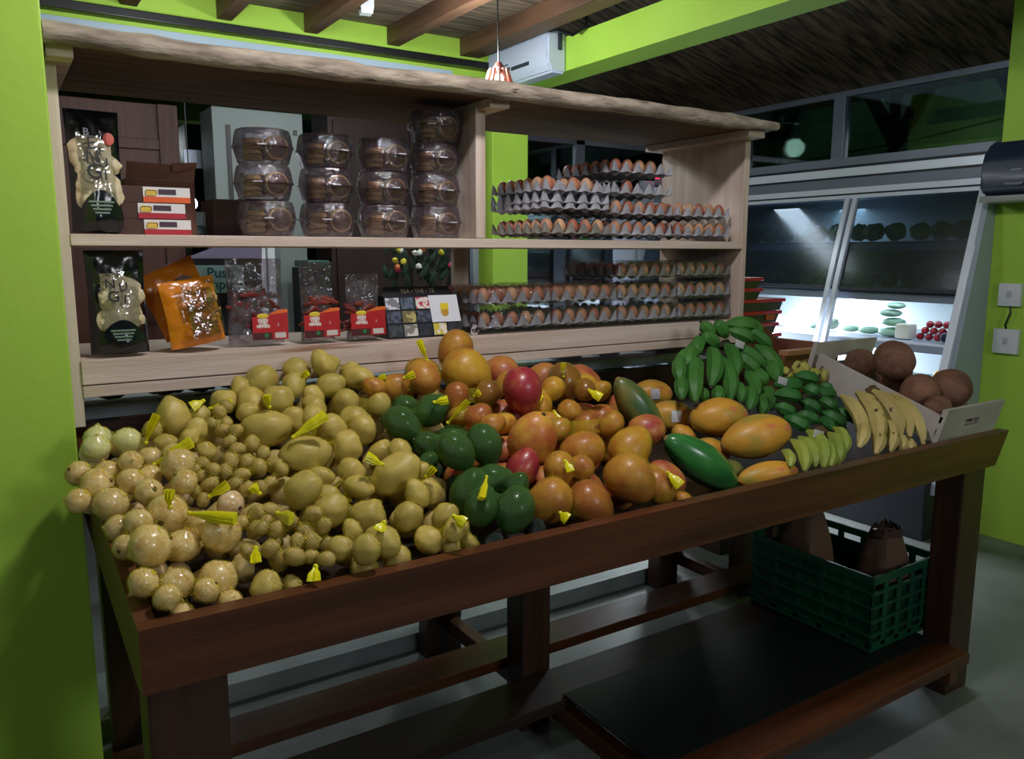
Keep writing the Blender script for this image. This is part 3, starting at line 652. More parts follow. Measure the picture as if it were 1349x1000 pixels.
for k, (xa, xb, yy, h, lab) in enumerate(((296, 388, 2.26, .235, 'clear bag of dried chili peppers with a red label, nearest the orange bags'), (398, 458, 2.25, .225, 'clear bag of dried chili peppers with a red label, middle of three'), (462, 520, 2.235, .19, 'small clear bag of dried chili peppers with a red label against the tea box'))):
    xl = PY(xa, 430, yy - .04).x; xr = PY(xb, 430, yy - .04).x; w = xr - xl
    o, f = pouch('chili_bag', ((xl + xr) / 2 - .007 * k, yy, z2 + .006), w - .034, h, .058, BAGC, lab, 'bag', .02, .0, 'bags of dried chili peppers', seed=11 + k, wrinkle=.010)
    mb = MB()
    for q in range(60):
        u = .1 + .8 * random.random(); v = .17 + (.42 if k == 0 else .36) * random.random(); p = f(u, v); p.y *= random.uniform(-.6, .8)
        ang = random.uniform(0, 6.3); L = random.uniform(.02, .035); dd = Vector((math.cos(ang) * L, .004, math.sin(ang) * L * .7))
        mb.tube([p - dd, p + Vector((0, 0, .004)), p + dd], [.004, .009, .003], 6)
    part('peppers', mb, CHIL, o, local=True)
    u0, u1 = (.44, .96) if k == 0 else (.12, .9)
    c = f((u0 + u1) / 2, .22); lw = (u1 - u0) * w; x0_, x1_ = c.x - lw / 2, c.x + lw / 2; yb = c.y - .006
    part('label_sheet', MB().prism([(x0_, yb, .012), (x1_, yb, .012), (x1_, yb, .095), (x1_ - lw * .3, yb, .092), (x0_ + lw * .35, yb, .078), (x0_, yb, .076)], (0, -.0008, 0)), RED, o, local=True, smooth=False)
    part('label_foot', MB().box((x0_ + .001, yb - .0014, .0125), (x0_ + lw * .55, yb - .0009, .032)), mk('dark_red_label', (70, 20, 24), .5), o, local=True, smooth=False)
    part('flame_band', MB().prism([(x0_ + lw * .4, yb - .001, .080), (x1_, yb - .001, .086), (x1_, yb - .001, .095), (x1_ - lw * .25, yb - .001, .094)], (0, -.0006, 0)), mk('orange_band', (236, 110, 40), .5), o, local=True, smooth=False)
    part('badge', MB().ico((x0_ + lw * .3, yb - .001, .078), .5 * .034, 2, (1, .06, .42)), mk('yellow_badge', (226, 200, 60), .5), o, local=True)
    for r_, (s_, z_) in enumerate((('DRIED', .066), ('CHILI', .058), ('PEPPERS', .049))):
        text(s_, .0105, WHITEI, o, (x0_ + lw * .30, yb - .0012, z_), FRONT, 'label_lettering', bold=.0005, sx=.95)
    text('3', .012, PALEINK, o, (x0_ + lw * .72, yb - .0012, .052), FRONT, 'label_lettering')
    part('green_seal', MB().ico((x0_ + lw * .38, yb - .0012, .024), .0065, 2, (1, .1, 1)), mk('seal_green', (20, 120, 60), .5), o, local=True)
    part('barcode', MB().box((x0_ + lw * .62, yb - .0016, .016), (x0_ + lw * .93, yb - .0009, .031)), mk('barcode_pale', (204, 196, 190), .6), o, local=True, smooth=False)
# tea box: black display with a grid of printed squares
tl = PY(515, 436, 2.2).x; tr_ = PY(612, 436, 2.2).x; tw = tr_ - tl
lean = .38; rotT = Quaternion((1, 0, 0), -lean)
t = thing('tea_box', 'black tea assortment box with a grid of printed squares and a white card', 'box', (tl, 2.215, z2 + .002))
TB = mk('tea_black', (18, 20, 28), .35)
part('carton', MB().prism([(0, 0, 0), (0, .035, .125), (0, .13, .125), (0, .13, 0)], (tw, 0, 0)), TB, t, local=True, smooth=False)
part('header', MB().prism([(-.005, .036, .125), (tw * .96, .036, .125), (tw * .90, .052, .152), (.01, .052, .152)], (0, .006, 0)), TB, t, local=True, smooth=False)
sl = Vector((0, .035, .125)).normalized(); nrm = Vector((0, -.125, .035)).normalized()
def onface(x, s, l=.001): return Vector((x, 0, 0)) + sl * s + nrm * l
RT = Matrix((Vector((1, 0, 0)), sl, nrm)).transposed().to_quaternion()
tiles = [[(60, 66, 70), (210, 206, 200), (40, 44, 60), (206, 190, 60), (50, 56, 60)], [(80, 88, 110), (190, 176, 110), (84, 88, 112), None, None], [(214, 214, 224), (90, 104, 122), (200, 60, 90), None, None]]
cw = tw / 5
for r_ in range(3):
    for c_ in range(5):
        col = tiles[r_][c_]
        if col is None: continue
        p = onface(c_ * cw + .003, r_ * .042 + .004); 
        q = [onface(c_ * cw + .003, r_ * .042 + .004), onface(c_ * cw + cw - .002, r_ * .042 + .004), onface(c_ * cw + cw - .002, r_ * .042 + .040), onface(c_ * cw + .003, r_ * .042 + .040)]
        alt = (230, 220, 210) if (r_, c_) in ((2, 2), (0, 3)) else tuple(int(v * .6) for v in col)
        part('printed_square', MB().prism(q, nrm * .0008), mk('print_%d_%d' % (r_, c_), col, .5, alt, 60, lo=.48, hi=.52), t, local=True, smooth=False)
q = [onface(3 * cw + .0, .043, .004), onface(5 * cw + .0, .043, .004), onface(5 * cw - .004, .128, .004), onface(3 * cw - .004, .128, .004)]
part('white_card', MB().prism(q, nrm * .001), mk('card_white', (226, 228, 236), .5), t, local=True, smooth=False)
mb = MB(); mb.ico((0, 0, 0), .014, 2, (1, 1.1, .06)); g = part('emblem', mb, mk('emblem_gold', (196, 150, 50), .5), t, local=True); g.location = onface(4 * cw - .003, .075, .0055); g.rotation_mode = 'QUATERNION'; g.rotation_quaternion = RT
mb = MB(); mb.box((-.014, 0, -.0005), (.014, .02, .0008)); g = part('emblem_crown', mb, mk('emblem_yellow', (232, 206, 40), .5), t, local=True, smooth=False); g.location = onface(4 * cw - .003, .082, .0055); g.rotation_mode = 'QUATERNION'; g.rotation_quaternion = RT
GOLDT = mk('dull_gold_ink', (150, 140, 110), .5)
text('TEA • THÉ • TÉ', .019, GOLDT, t, (tw * .47, .043, .138), Quaternion((1, 0, 0), math.radians(62)), 'header_lettering', sx=.95)
cx = PY(625, 425, 2.2).x
o = thing('photo_card', 'small printed card with a couple standing at the corner of the tea box', 'card', (cx, 2.2, z2))
part('card', MB().box((cx - .012, 2.20, z2 + .001), (cx + .018, 2.204, z2 + .04)), mk('card_print', (190, 180, 180), .5, (50, 36, 40), 60, lo=.48, hi=.5), o, smooth=False)

# dark bags on the ledge under the shelf, and red lidded packs
BAGP = mk('violet_black_film', (120, 112, 140), .18, (60, 52, 80), 8, coat=.6, bump=.9, bscale=20)
for k, (px, w) in enumerate(((145, .07), (215, .085), (262, .07), (300, .06))):
    p = PY(px, 520, 2.56)
    solo('dark_produce_bag', MB().ico((p.x, 2.50, 1.123), .5, 4, (w * 1.35, .075, .055), .3, 2.5, k), BAGP, ['shiny dark bag lying on the grey ledge beside the corner post', 'crumpled shiny dark bag on the grey ledge, second from the corner post', 'shiny purple-black bag on the grey ledge, third from the corner post', 'shiny dark bag on the grey ledge half hidden by potatoes'][k], 'bag', (p.x, 2.58, 1.088), 'dark bags on the grey ledge')
for k, px in enumerate((740, 790, 850)):
    p = PY(px, 466, 2.6)
    o = thing('red_lid_pack', ['low clear pack with a red lid on the grey ledge, beyond the mangoes', 'low red-lidded pack on the grey ledge behind the green papaya', 'low red-lidded pack on the grey ledge near the plantains'][k], 'pack', (p.x, 2.6, 1.089), 'red-lidded packs on the grey ledge')
    part('tray', MB().box((p.x - .06, 2.54, 1.089), (p.x + .06, 2.66, 1.125), .006), film('pack_clear', (220, 220, 225), .3, .1, .3), o)
    part('lid', MB().box((p.x - .064, 2.536, 1.125), (p.x + .064, 2.664, 1.134), .004), mk('red_lid', (232, 22, 50), .3, coat=.4), o)

# red-lidded tubs stacked behind the end of the shelf
ty = 2.80
t0 = PY(1000, 455, ty)
solo('tub_stand', MB().box((2.98, 2.68, 0), (3.55, 3.0, t0.z - .005), .004), mk('stand_brown', (70, 44, 34), .6), 'brown box stand carrying the red-lidded tubs', 'stand', (3.2, 2.85, 0), smooth=False)
zz = t0.z - .003
widths = [(1030, .062), (1026, .058), (1029, .062), (1033, .062), (1003, .058), (1003, .054)]
names = ['bottom', 'second', 'third', 'fourth', 'fifth', 'topmost']
for k, (px, h) in enumerate(widths):
    xr_ = PY(px, 400, ty).x; x0_ = xr_ - (.34 if k < 4 else .22)
    o = thing('red_lid_tub', 'clear tub with a bright red lid, %s in the tall stack behind the plantains' % names[k], 'tub', ((x0_ + xr_) / 2, ty + .08, zz), 'red-lidded tubs stacked behind the plantains')
    mb = MB(); mb.prism([(x0_ + .035, ty, zz), (xr_ - .035, ty, zz), (xr_ - .012, ty, zz + h - .0195), (x0_ + .012, ty, zz + h - .0195)], (0, .16, 0)); part('bowl', mb, mk('dark_tub_contents', (60, 48, 50), .2, (34, 28, 32), 14, coat=.6), o)
    part('lid', MB().box((x0_, ty - .01, zz + h - .019), (xr_, ty + .17, zz + h - .001), .004), mk('red_lid', (232, 22, 50), .3, coat=.4), o)
    if k == 2: part('price_sticker', MB().box((xr_ - .12, ty - .006, zz + .012), (xr_ - .05, ty - .001, zz + .04)), mk('orange_sticker', (226, 130, 40), .5, (200, 50, 30), 40, (.1, .1, 1)), o, smooth=False)
    zz += h

# ------------------------------------------------------------------ back room behind the shelf
p0, p1 = PY(82, 315, 5.2), PY(243, 315, 5.2)
o = thing('wooden_door', 'tall dark brown wooden door leaf standing open behind the ginger bag', 'door', ((p0.x + p1.x) / 2, 5.2, 0))
DB = mk('dark_brown_door', (96, 52, 38), .55, (72, 38, 30), 4, (7, 7, .4))
part('door_leaf', MB().box((p0.x - .5, 5.2, 0), (p1.x, 5.25, 2.36), .004), DB, o, smooth=False)
part('door_stile', MB().box((p1.x - .11, 5.18, 0), (p1.x + .0, 5.2, 2.36), .004), DB, o, smooth=False)
part('door_rail', MB().box((p0.x - .5, 5.18, 2.10), (p1.x - .11, 5.2, 2.16), .004), DB, o, smooth=False)
p0, p1 = PY(436, 300, 5.1), PY(632, 300, 5.1)
o = thing('wooden_cupboard', 'dark brown wooden cupboard standing behind the cookie tubs', 'cupboard', ((p0.x + p1.x) / 2, 5.1, 0))
part('carcass', MB().box((p0.x, 5.1, 0), (p1.x, 5.4, 2.42), .004), mk('very_dark_brown', (58, 34, 30), .55, (44, 26, 24), 4, (7, 7, .4)), o, smooth=False)
part('door', MB().box((p0.x + .03, 5.08, .1), ((p0.x + p1.x) / 2 - .01, 5.1, 2.35), .004), mk('very_dark_brown', (58, 34, 30)), o, smooth=False)
part('door', MB().box(((p0.x + p1.x) / 2 + .01, 5.08, .1), (p1.x - .03, 5.1, 2.35), .004), mk('very_dark_brown', (58, 34, 30)), o, smooth=False)
p0, p1 = PY(287, 300, 5.0), PY(398, 150, 5.0); zt_ = PY(340, 145, 5.0).z; zb_ = PY(310, 258, 5.0).z
o = thing('white_cabinet', 'pale grey cabinet with a black slot standing behind the cookie tubs', 'cabinet', ((p0.x + p1.x) / 2, 5.0, 0))
part('body', MB().box((p0.x, 5.0, .0), (p1.x, 5.3, zt_), .006), mk('pale_cabinet', (132, 142, 140), .45), o, smooth=False)
part('handle_slot', MB().box((p0.x + .075, 4.99, zb_ - .2), (p0.x + .10, 5.0, zt_ - .1)), BLACKP, o, smooth=False)
part('knob', MB().box((p1.x - .06, 4.985, zt_ - .13), (p1.x - .04, 5.0, zt_ - .10)), BLACKP, o, smooth=False)
# purple canopy, white frame, sign
q = [PY(228, 352, 4.3), PY(300, 325, 4.3), PY(345, 318, 4.3), PY(345, 347, 4.3), PY(228, 357, 4.3)]
o = thing('canopy', 'dusky purple canopy on a thin pole glimpsed under the middle shelf board', 'canopy', (q[0].x + .12, 4.45, 0))
part('cloth', MB().prism(q, (0, .3, 0)), mk('dusky_purple_cloth', (112, 104, 128), .8), o, smooth=False)
part('pole', MB().tube([(q[0].x + .12, 4.45, 0), (q[0].x + .12, 4.45, q[0].z + .01)], .015, 8), GREYM, o)
p = PY(351, 320, 4.8)
o = thing('window_post', 'white double upright window post behind the first chili bag', 'post', (p.x, 4.82, 0))
for k in (0, 1): part('upright', MB().box((p.x - .05 + k * .055, 4.8, 0), (p.x - .008 + k * .055, 4.84, p.z + .12), .003), WHITEP, o, smooth=False)
a_, b_ = PY(256, 350, 3.6), PY(322, 385, 3.6)
o = thing('push_sign', 'pale blue sign reading Push and Empuje half hidden by a chili bag', 'sign', ((a_.x + b_.x) / 2, 3.6, b_.z))
part('board', MB().box((a_.x, 3.6, b_.z), (b_.x, 3.605, a_.z), .001), mk('sign_pale_blue', (176, 212, 224), .5), o, smooth=False)
TEAL = mk('teal_ink', (20, 86, 96), .5)
hh = (a_.z - b_.z)
text('Push', hh * .52, TEAL, o, ((b_.x - a_.x) * .02, -.002, hh * .72), FRONT, 'sign_lettering', bold=.0008)
text('Empuje', hh * .52, TEAL, o, ((b_.x - a_.x) * .03, -.002, hh * .30), FRONT, 'sign_lettering', bold=.0008)
solo('sign_post', MB().box((a_.x + .08, 3.61, 0), (a_.x + .14, 3.65, b_.z + .02)), mk('dark_navy', (28, 32, 44), .5), 'dark post holding the pale push sign', 'post', (a_.x + .1, 3.63, 0), smooth=False)
o = MB(); o.box((a_.x - .03, 3.606, b_.z - .035), (b_.x + .08, 3.625, a_.z + .03)); 
solo('sign_backing', o, mk('dark_navy', (28, 32, 44), .5), 'dark navy panel behind the pale push sign', 'panel', (a_.x, 3.615, b_.z), smooth=False)
p = PY(415, 345, 4.6)
solo('teal_tray', MB().box((p.x - .06, 4.55, p.z - .03), (p.x + .07, 4.8, p.z + .01), .01), mk('teal_plastic', (44, 96, 84), .4), 'teal plastic tray behind the chili bags', 'tray', (p.x, 4.6, p.z - .03))
solo('teal_tray_stand', MB().box((p.x - .08, 4.6, 0), (p.x + .09, 4.78, p.z - .032)), DARK, 'dark stand under the teal tray', 'stand', (p.x, 4.7, 0), smooth=False)
# bouquet stand with dark leaves and small flowers
bq = PY(560, 360, 3.9)
solo('flower_stand', MB().box((bq.x - .22, 3.85, 0), (bq.x + .2, 4.1, bq.z - .12)), mk('flower_stand_dark', (40, 32, 28), .7), 'dark stand carrying the flowers behind the tea box', 'stand', (bq.x, 3.95, 0), smooth=False)
o = thing('bouquet', 'dark leafy bouquet with small yellow white and pink flowers behind the tea box', 'flowers', (bq.x, 3.95, bq.z - .12))
mb = MB()
for k in range(60):
    a = random.uniform(-.2, .2); h = random.uniform(.045, .27); mb.ico((bq.x + a, 3.95 + random.uniform(-.08, .08), bq.z - .11 + h), .035, 1, (.5, .3, 1.2), .2, 2, k, Quaternion((0, 1, 0), random.uniform(-.9, .9)).to_matrix())
part('leaves', mb, mk('dark_leaf', (34, 62, 46), .6, (24, 44, 34), 10), o)
for k, (c, n) in enumerate((((214, 200, 60), 5), ((220, 220, 214), 5), ((196, 60, 90), 4), ((200, 110, 50), 4))):
    for q in range(n):
        part('flower', MB().ico((bq.x + random.uniform(-.2, .2), 3.86, bq.z + random.uniform(-.0, .17)), .018, 1, amp=.3, seed=q), mk('petal_%d' % k, c, .6), o)
p = PY(627, 380, 4.0)
solo('white_frame_post', MB().box((p.x - .016, 4.0, 0), (p.x + .02, 4.04, 2.4), .003), ALU, 'slim pale metal post between the tea box and the green pillar', 'post', (p.x, 4.0, 0), smooth=False)
# glass-door drinks fridge
gy = 4.9; fx0 = PY(672, 330, gy).x; fx1 = PY(848, 330, gy).x
o = thing('drinks_fridge', 'two-door glass drinks fridge standing beyond the egg trays', 'fridge', ((fx0 + fx1) / 2, 5.2, 0))
NAVY = mk('dark_blue_frame', (30, 38, 54), .4)
FI = mk('fridge_inside', (168, 180, 194), .5)
part('cabinet', MB().box((fx0, gy + .5, 0), (fx1, gy + .54, 1.95)).box((fx0, gy, 0), (fx0 + .05, gy + .5, 1.95)).box((fx1 - .05, gy, 0), (fx1, gy + .5, 1.95)).box((fx0, gy, 1.85), (fx1, gy + .5, 1.95)).box((fx0, gy, 0), (fx1, gy + .5, .15)), FI, o, smooth=False)
mx_ = (PY(740, 330, gy).x)
for a_, b_ in ((fx0, fx0 + .07), (mx_ - .11, mx_), (mx_ + .04, mx_ + .06), (PY(792, 330, gy).x, PY(802, 330, gy).x)):
    part('door_frame', MB().box((a_, gy - .05, .1), (b_, gy - .005, 1.9), .003), NAVY, o, smooth=False)
part('white_panel', MB().box((PY(803, 330, gy).x, gy - .04, .1), (fx1, gy - .005, 1.9), .003), mk('fridge_white', (206, 214, 230), .4), o, smooth=False)
for z in (.55, .95, 1.25, 1.52): part('rack', MB().box((fx0 + .05, gy + .02, z), (fx1 - .05, gy + .48, z + .012)), WHITEP, o, smooth=False)
part('door_glass', MB().box((fx0 + .07, gy - .02, .12), (PY(792, 330, gy).x, gy - .015, 1.88)), GLASS, o, smooth=False)
cols = [(200, 190, 90), (160, 120, 160), (190, 60, 80), (90, 170, 80), (210, 80, 60)]
for k in range(16):
    x = fx0 + .12 + k * .062
    if x > PY(785, 330, gy).x: break
    ci = (k // 3) % 5; solo('drink_carton', MB().box((x, gy + .08, 1.533), (x + .05, gy + .14, 1.533 + .1), .004), mk('drink_%d' % ci, cols[ci], .4), '%s drink carton on the upper rack of the drinks fridge' % ['yellow', 'mauve', 'red', 'green', 'orange'][ci], 'drink', (x, gy + .1, 1.533), '%s drink cartons in the fridge' % ['yellow', 'mauve', 'red', 'green', 'orange'][ci])
for k, px in enumerate((712, 765)):
    p = PY(px, 362, gy + .12)
    solo('orange_crate', MB().box((p.x - .13, gy + .08, 1.263), (p.x + .13, gy + .4, 1.263 + .10), .006), mk('orange_crate_%d' % k, [(214, 92, 44), (150, 50, 44)][k], .5), ['orange box in the drinks fridge beside the green pillar', 'dark red box in the drinks fridge behind its second door'][k], 'box', (p.x, gy + .2, 1.263))
lamp('drinks_fridge_lamp', (fx0 + .5, gy + .1, 1.82), 5, .5, (.85, .93, 1), 'AREA', (fx0 + .5, gy + .25, .5), .1)

# ------------------------------------------------------------------ display fridge along the right side
HX = 4.40; Y0, Y1 = 2.235, 4.77
o = thing('display_fridge', 'long open-front produce fridge with a banded metal header and slanted glass doors', 'fridge', (4.9, 3.5, 0))
def zr(px, py): return PX(px, py, HX).z
STEEL = mk('band_steel', (228, 234, 248), .3, metal=.1); GREYB = mk('band_grey', (122, 128, 144), .4, metal=.1); DBAND = mk('band_dark', (34, 38, 48), .5)
for nm, za, zb, mt, pr in (('top_band', 2.028, 2.075, GREYB, 0), ('header_gap', 2.012, 2.028, DBAND, -.004), ('bright_band', 1.965, 2.012, STEEL, .004), ('header_gap', 1.952, 1.965, DBAND, -.004), ('grey_band', 1.895, 1.952, GREYB, 0), ('lower_band', 1.862, 1.895, STEEL, .006), ('header_gap', 1.852, 1.862, DBAND, -.004), ('door_track', 1.828, 1.852, STEEL, .006)):
    part(nm, MB().box((HX - pr, Y0, za), (HX + .12, Y1, zb), .001), mt, o, smooth=False)
part('top_panel', MB().box((HX + .05, Y0, 1.88), (5.15, Y1, 2.06)), GREYB, o, smooth=False)
part('back_panel', MB().box((5.08, Y0, .3), (5.15, Y1, 1.9)), mk('fridge_back_white', (214, 222, 224), .5), o, smooth=False)
part('end_panel', MB().box((4.28, Y1, .3), (5.15, Y1 + .04, 2.06)), FI, o, smooth=False)
part('end_panel', MB().prism([(4.36, Y0, 1.9), (5.15, Y0, 1.9), (5.15, Y0, .25), (4.06, Y0, .25), (4.10, Y0, .75)], (0, -.03, 0)), FI, o, smooth=False)
part('side_frame', MB().tube([(4.385, Y0 + .015, 1.86), (4.10, Y0 + .015, .78)], .03, 4), STEEL, o, smooth=False)
part('base', MB().box((4.02, Y0, 0), (5.15, Y1, .32), .01), DBAND, o, smooth=False)
def gx(z): return 4.39 - (1.84 - z) * .27
def slant(y0, y1, za, zb, th, mt, nm, dx=0):
    part(nm, MB().prism([(gx(za) + dx, y0, za), (gx(zb) + dx, y0, zb), (gx(zb) + dx + th, y0, zb), (gx(za) + dx + th, y0, za)], (0, y1 - y0, 0)), mt, o, smooth=False)
ys = PX(1122, 290, gx(1.78)).y
slant(ys - .03, ys + .0, 1.83, .80, .03, STEEL, 'door_stile', -.02)
slant(ys + .02, ys + .05, 1.83, .80, .03, STEEL, 'door_stile', -.02)
slant(Y0 + .03, Y1 - .02, 1.83, 1.31, .006, film('fridge_glass', (168, 184, 198), .10, .22, .1, 3, diffuse=.012, dcol=(150, 170, 190)), 'door_glass')
slant(Y0 + .03, Y1 - .02, 1.315, 1.295, .02, DBAND, 'door_edge', -.005)
SHW = mk('shelf_rail', (150, 160, 176), .4, metal=.3); SHD = mk('shelf_dark_rail', (60, 70, 84), .5)
for z, xf in ((1.56, 4.42), (1.275, 4.30), (1.005, 4.25), (.72, 4.2)):
    part('fridge_shelf', MB().box((xf + .012, Y0 + .01, z), (5.08, Y1, z + .012)), FI, o, smooth=False)
    part('shelf_rail', MB().box((xf, Y0 + .01, z - .038), (xf + .012, Y1, z + .004), .001), SHW, o, smooth=False)
    part('shelf_lip', MB().box((xf - .003, Y0 + .01, z + .004), (xf + .012, Y1, z + .014), .001), SHD if z > 1.1 else STEEL, o, smooth=False)
GLOW = mk('cool_tube', (235, 245, 255), .5, emit=9)
for z, xf in ((1.275, 4.36), (1.005, 4.31)):
    part('light_tube', MB().tube([(xf + .03, Y0 + .1, z - .03), (xf + .03, Y1 - .1, z - .03)], .011, 8), GLOW, o)
    lamp('shelf_light', (xf + .12, 3.5, z - .045), 60, .12, (.90, .97, 1), 'AREA', (xf + .10, 3.5, 0), 2.3)
lamp('upper_shelf_fill', (4.75, 3.5, 1.80), 9, .2, (.85, .95, 1), 'AREA', (4.8, 3.5, 0), 2.2)  # added fill in the unlit top section so the leafy greens show
def heap_thing(nm, lab, cat, px, py, x, base, r, sc, mat, seed, group=None, sub=3, amp=.15, fr=2):
    p = PX(px, py, x); return solo(nm, MB().ico((x, p.y, base + r * sc[2]), r, sub, sc, amp, fr, seed), mat, lab, cat, (x, p.y, base), group)
z = 1.018
PG = mk('wrapped_green', (150, 190, 166), .25, (120, 168, 140), 10, coat=.6, rnd=.2)
for k, (px, dz, r) in enumerate(((1168, 0, .078), (1172, .054, .068), (1170, .103, .062), (1174, .147, .052), (1143, 0, .062), (1120, 0, .055))):
    p = PX(px, 430, 4.42); solo('wrapped_greens', MB().ico((4.45, p.y, z + dz + .030), r, 3, (1, 1, .38), .05, 2, k), PG, 'pale green wrapped vegetables, %s of the little stack in the fridge' % ['lowest', 'second', 'third', 'topmost'][k] if k < 4 else ['', '', '', '', 'wrapped greens lying beside the tall green stack in the fridge', 'wrapped greens lying next to the slanted door stile'][k], 'vegetables', (4.45, p.y, z + dz))
p = PX(1191, 432, 4.40); solo('white_block', MB().box((4.36, p.y - .045, z), (4.44, p.y + .045, z + .085), .012), mk('white_block', (226, 226, 214), .5), 'white wrapped block between the greens and the red apples in the fridge', 'block', (4.45, p.y, z))
RD = mk('red_apple', (190, 24, 44), .2, (150, 14, 34), 4, coat=.7, rnd=.15)
k = 0
for row, (n, py) in enumerate(((5, 0), (4, 1), (3, 2))):
    for q in range(n):
        p = PX(1211 + q * 11.5 + row * 5.7, 430, 4.40)
        solo('red_apple', MB().ico((4.42, p.y, z + .0222 + row * .0352), .0216, 3, (1, 1, .95), .03, 2, q), RD, ['shiny red apple in the bottom row of the bagged pile in the fridge', 'shiny red apple in the middle row of the bagged pile in the fridge', 'shiny red apple on top of the bagged pile in the fridge'][row], 'apple', (4.43, p.y, z + row * .042), ['bottom row of red apples', 'middle row of red apples', 'top red apples'][row])
PU = mk('dark_grape', (42, 46, 84), .3, (28, 30, 60), 10, rnd=.2)
for k, (px, dz) in enumerate(((1262, 0), (1272, 0), (1282, 0), (1268, .05), (1278, .05), (1284, .09))):
    p = PX(px, 430, 4.38); solo('purple_cabbage', MB().ico((4.36, p.y, z + .03 + dz), .031, 3, (1, 1, .9), .06, 3, k), PU, 'dark purple vegetable in the pile at the near end of the fridge shelf', 'vegetable', (4.40, p.y, z + dz), 'dark purple vegetables in the fridge')
for k, px in enumerate((1010, 1026, 1042, 1060, 1074)):
    p = PX(px, 428, 4.45); solo('wrapped_greens', MB().ico((4.5, p.y, z + .045), .07, 3, (1, 1, .6), .3, 2, k + 9), mk('pale_leafy', (190, 204, 190), .4, (150, 176, 150), 10, rnd=.2), 'pale leafy pack on the lit fridge shelf behind the red tubs', 'vegetables', (4.5, p.y, z), 'pale leafy packs on the lit fridge shelf')
YF = mk('yellow_fruit', (232, 190, 60), .4, (220, 160, 60), 5, rnd=.15)
for k, (px, c) in enumerate(((1150, 'g'), (1170, 'w'), (1225, 'd'), (1240, 'y'), (1252, 'y'), (1262, 'y'), (1266, 'o'), (1205, 'w'))):
    mt, w_ = {'g': (PG, 'green'), 'w': (mk('pale_leafy', ()), 'whitish'), 'd': (SHD, 'grey'), 'y': (YF, 'yellow'), 'o': (mk('peach_fruit', (220, 160, 120), .5), 'peach-coloured')}[c]
    p = PX(px, 470, 4.38); solo('fruit', MB().ico((4.44, p.y, .735 + .052), .050, 3, (1, 1, .95), .06, 2, k), mt, '%s fruit on the lowest visible fridge shelf beyond the coconuts' % w_, 'fruit', (4.40, p.y, .735), '%s fruit on the lowest visible fridge shelf' % w_)
LF = mk('dark_leafy', (46, 82, 52), .6, (24, 50, 34), 12, rnd=.35)
leafy = []
for k in range(18):
    y = Y0 + .12 + k * .137
    leafy.append(solo('leafy_greens', MB().ico((4.60 + random.uniform(-.03, .03), y, 1.288 + .066), .066, 3, (1, .92, .85), .28, 3, k + 20), LF, 'dark leafy greens behind the slanted fridge glass on its second shelf', 'greens', (4.60, y, 1.29), 'leafy greens on the second fridge shelf'))
    leafy.append(solo('leafy_greens', MB().ico((4.72 + random.uniform(-.03, .03), y + .03, 1.573 + .064), .064, 3, (1, .92, .85), .28, 3, k + 50), LF if k % 4 else mk('rusty_leafy', (110, 60, 50), .6, (60, 40, 34), 10), 'dark leafy greens behind the slanted fridge glass on its top shelf', 'greens', (4.72, y + .03, 1.575), 'leafy greens on the top fridge shelf'))
cl = PX(838, 236, HX); 
dsp = PX(852, 235, HX + .05)
solo('red_readout', MB().box((HX - .012, Y1 - .09, 2.0755), (HX + .02, Y1 - .02, 2.096), .002), mk('red_led', (255, 40, 70), .5, emit=3), 'small glowing red temperature readout on top of the fridge header', 'readout', (HX, Y1 - .05, 2.076), smooth=False)

# ------------------------------------------------------------------ crate with coconuts, brown box
CW = mk('white_crate_wood', (206, 200, 192), .6, (184, 176, 166), 5, (1, 1, 1), bump=.1, bscale=30)
A = Vector((2.655, 1.43, 0)); fb = .872; ft = .985
def cz(y): return .868 + (y - 1.43) * .27
o = thing('coconut_crate', 'white wooden crate tilted in the tray and holding coconuts', 'crate', (2.83, 1.65, .86))
def endp(y, x0, x1, z0, z1, nm, lab=None):
    w = x1 - x0; cxm = (x0 + x1) / 2; sl_ = .012
    mb = MB(); mb.box((x0, y, z0), (x1, y + .02, (z0 + z1) / 2 - .012)).box((x0, y, (z0 + z1) / 2 + .012), (x1, y + .02, z1)).box((x0, y, (z0 + z1) / 2 - .012), (cxm - .045, y + .02, (z0 + z1) / 2 + .012)).box((cxm + .045, y, (z0 + z1) / 2 - .012), (x1, y + .02, (z0 + z1) / 2 + .012))
    for v in mb.b.verts: v.co.y += -(v.co.z - z0) * .27
    part(nm, mb, CW, o, smooth=False)
endp(1.445, 2.64, 3.004, .868, .988, 'end_panel')
endp(1.97, 2.64, 3.02, 1.02, 1.165, 'end_panel')
part('side_panel', MB().prism([(2.64, 1.465, .872), (2.64, 1.96, 1.01), (2.64, 1.92, 1.125), (2.64, 1.43, .96)], (.014, 0, 0)), CW, o, smooth=False)
part('side_panel', MB().prism([(2.99, 1.465, .872), (2.99, 1.96, 1.01), (2.99, 1.92, 1.06), (2.99, 1.45, .93)], (.014, 0, 0)), CW, o, smooth=False)
part('bottom_panel', MB().prism([(2.655, 1.465, .872), (2.655, 1.96, 1.01), (2.655, 1.96, 1.02), (2.655, 1.465, .882)], (.334, 0, 0)), CW, o, smooth=False)
COCO = mk('coconut_husk', (146, 104, 82), .85, (110, 76, 60), 9, (1, 1, 2.5), bump=.7, bscale=40, rnd=.2)
CM = []
for s_ in range(3):
    mb = MB(); mb.ico((0, 0, 0), .078, 4, (1, .97, 1.06), .04, 2, s_); CM.append(mb.mesh('coconut', COCO))
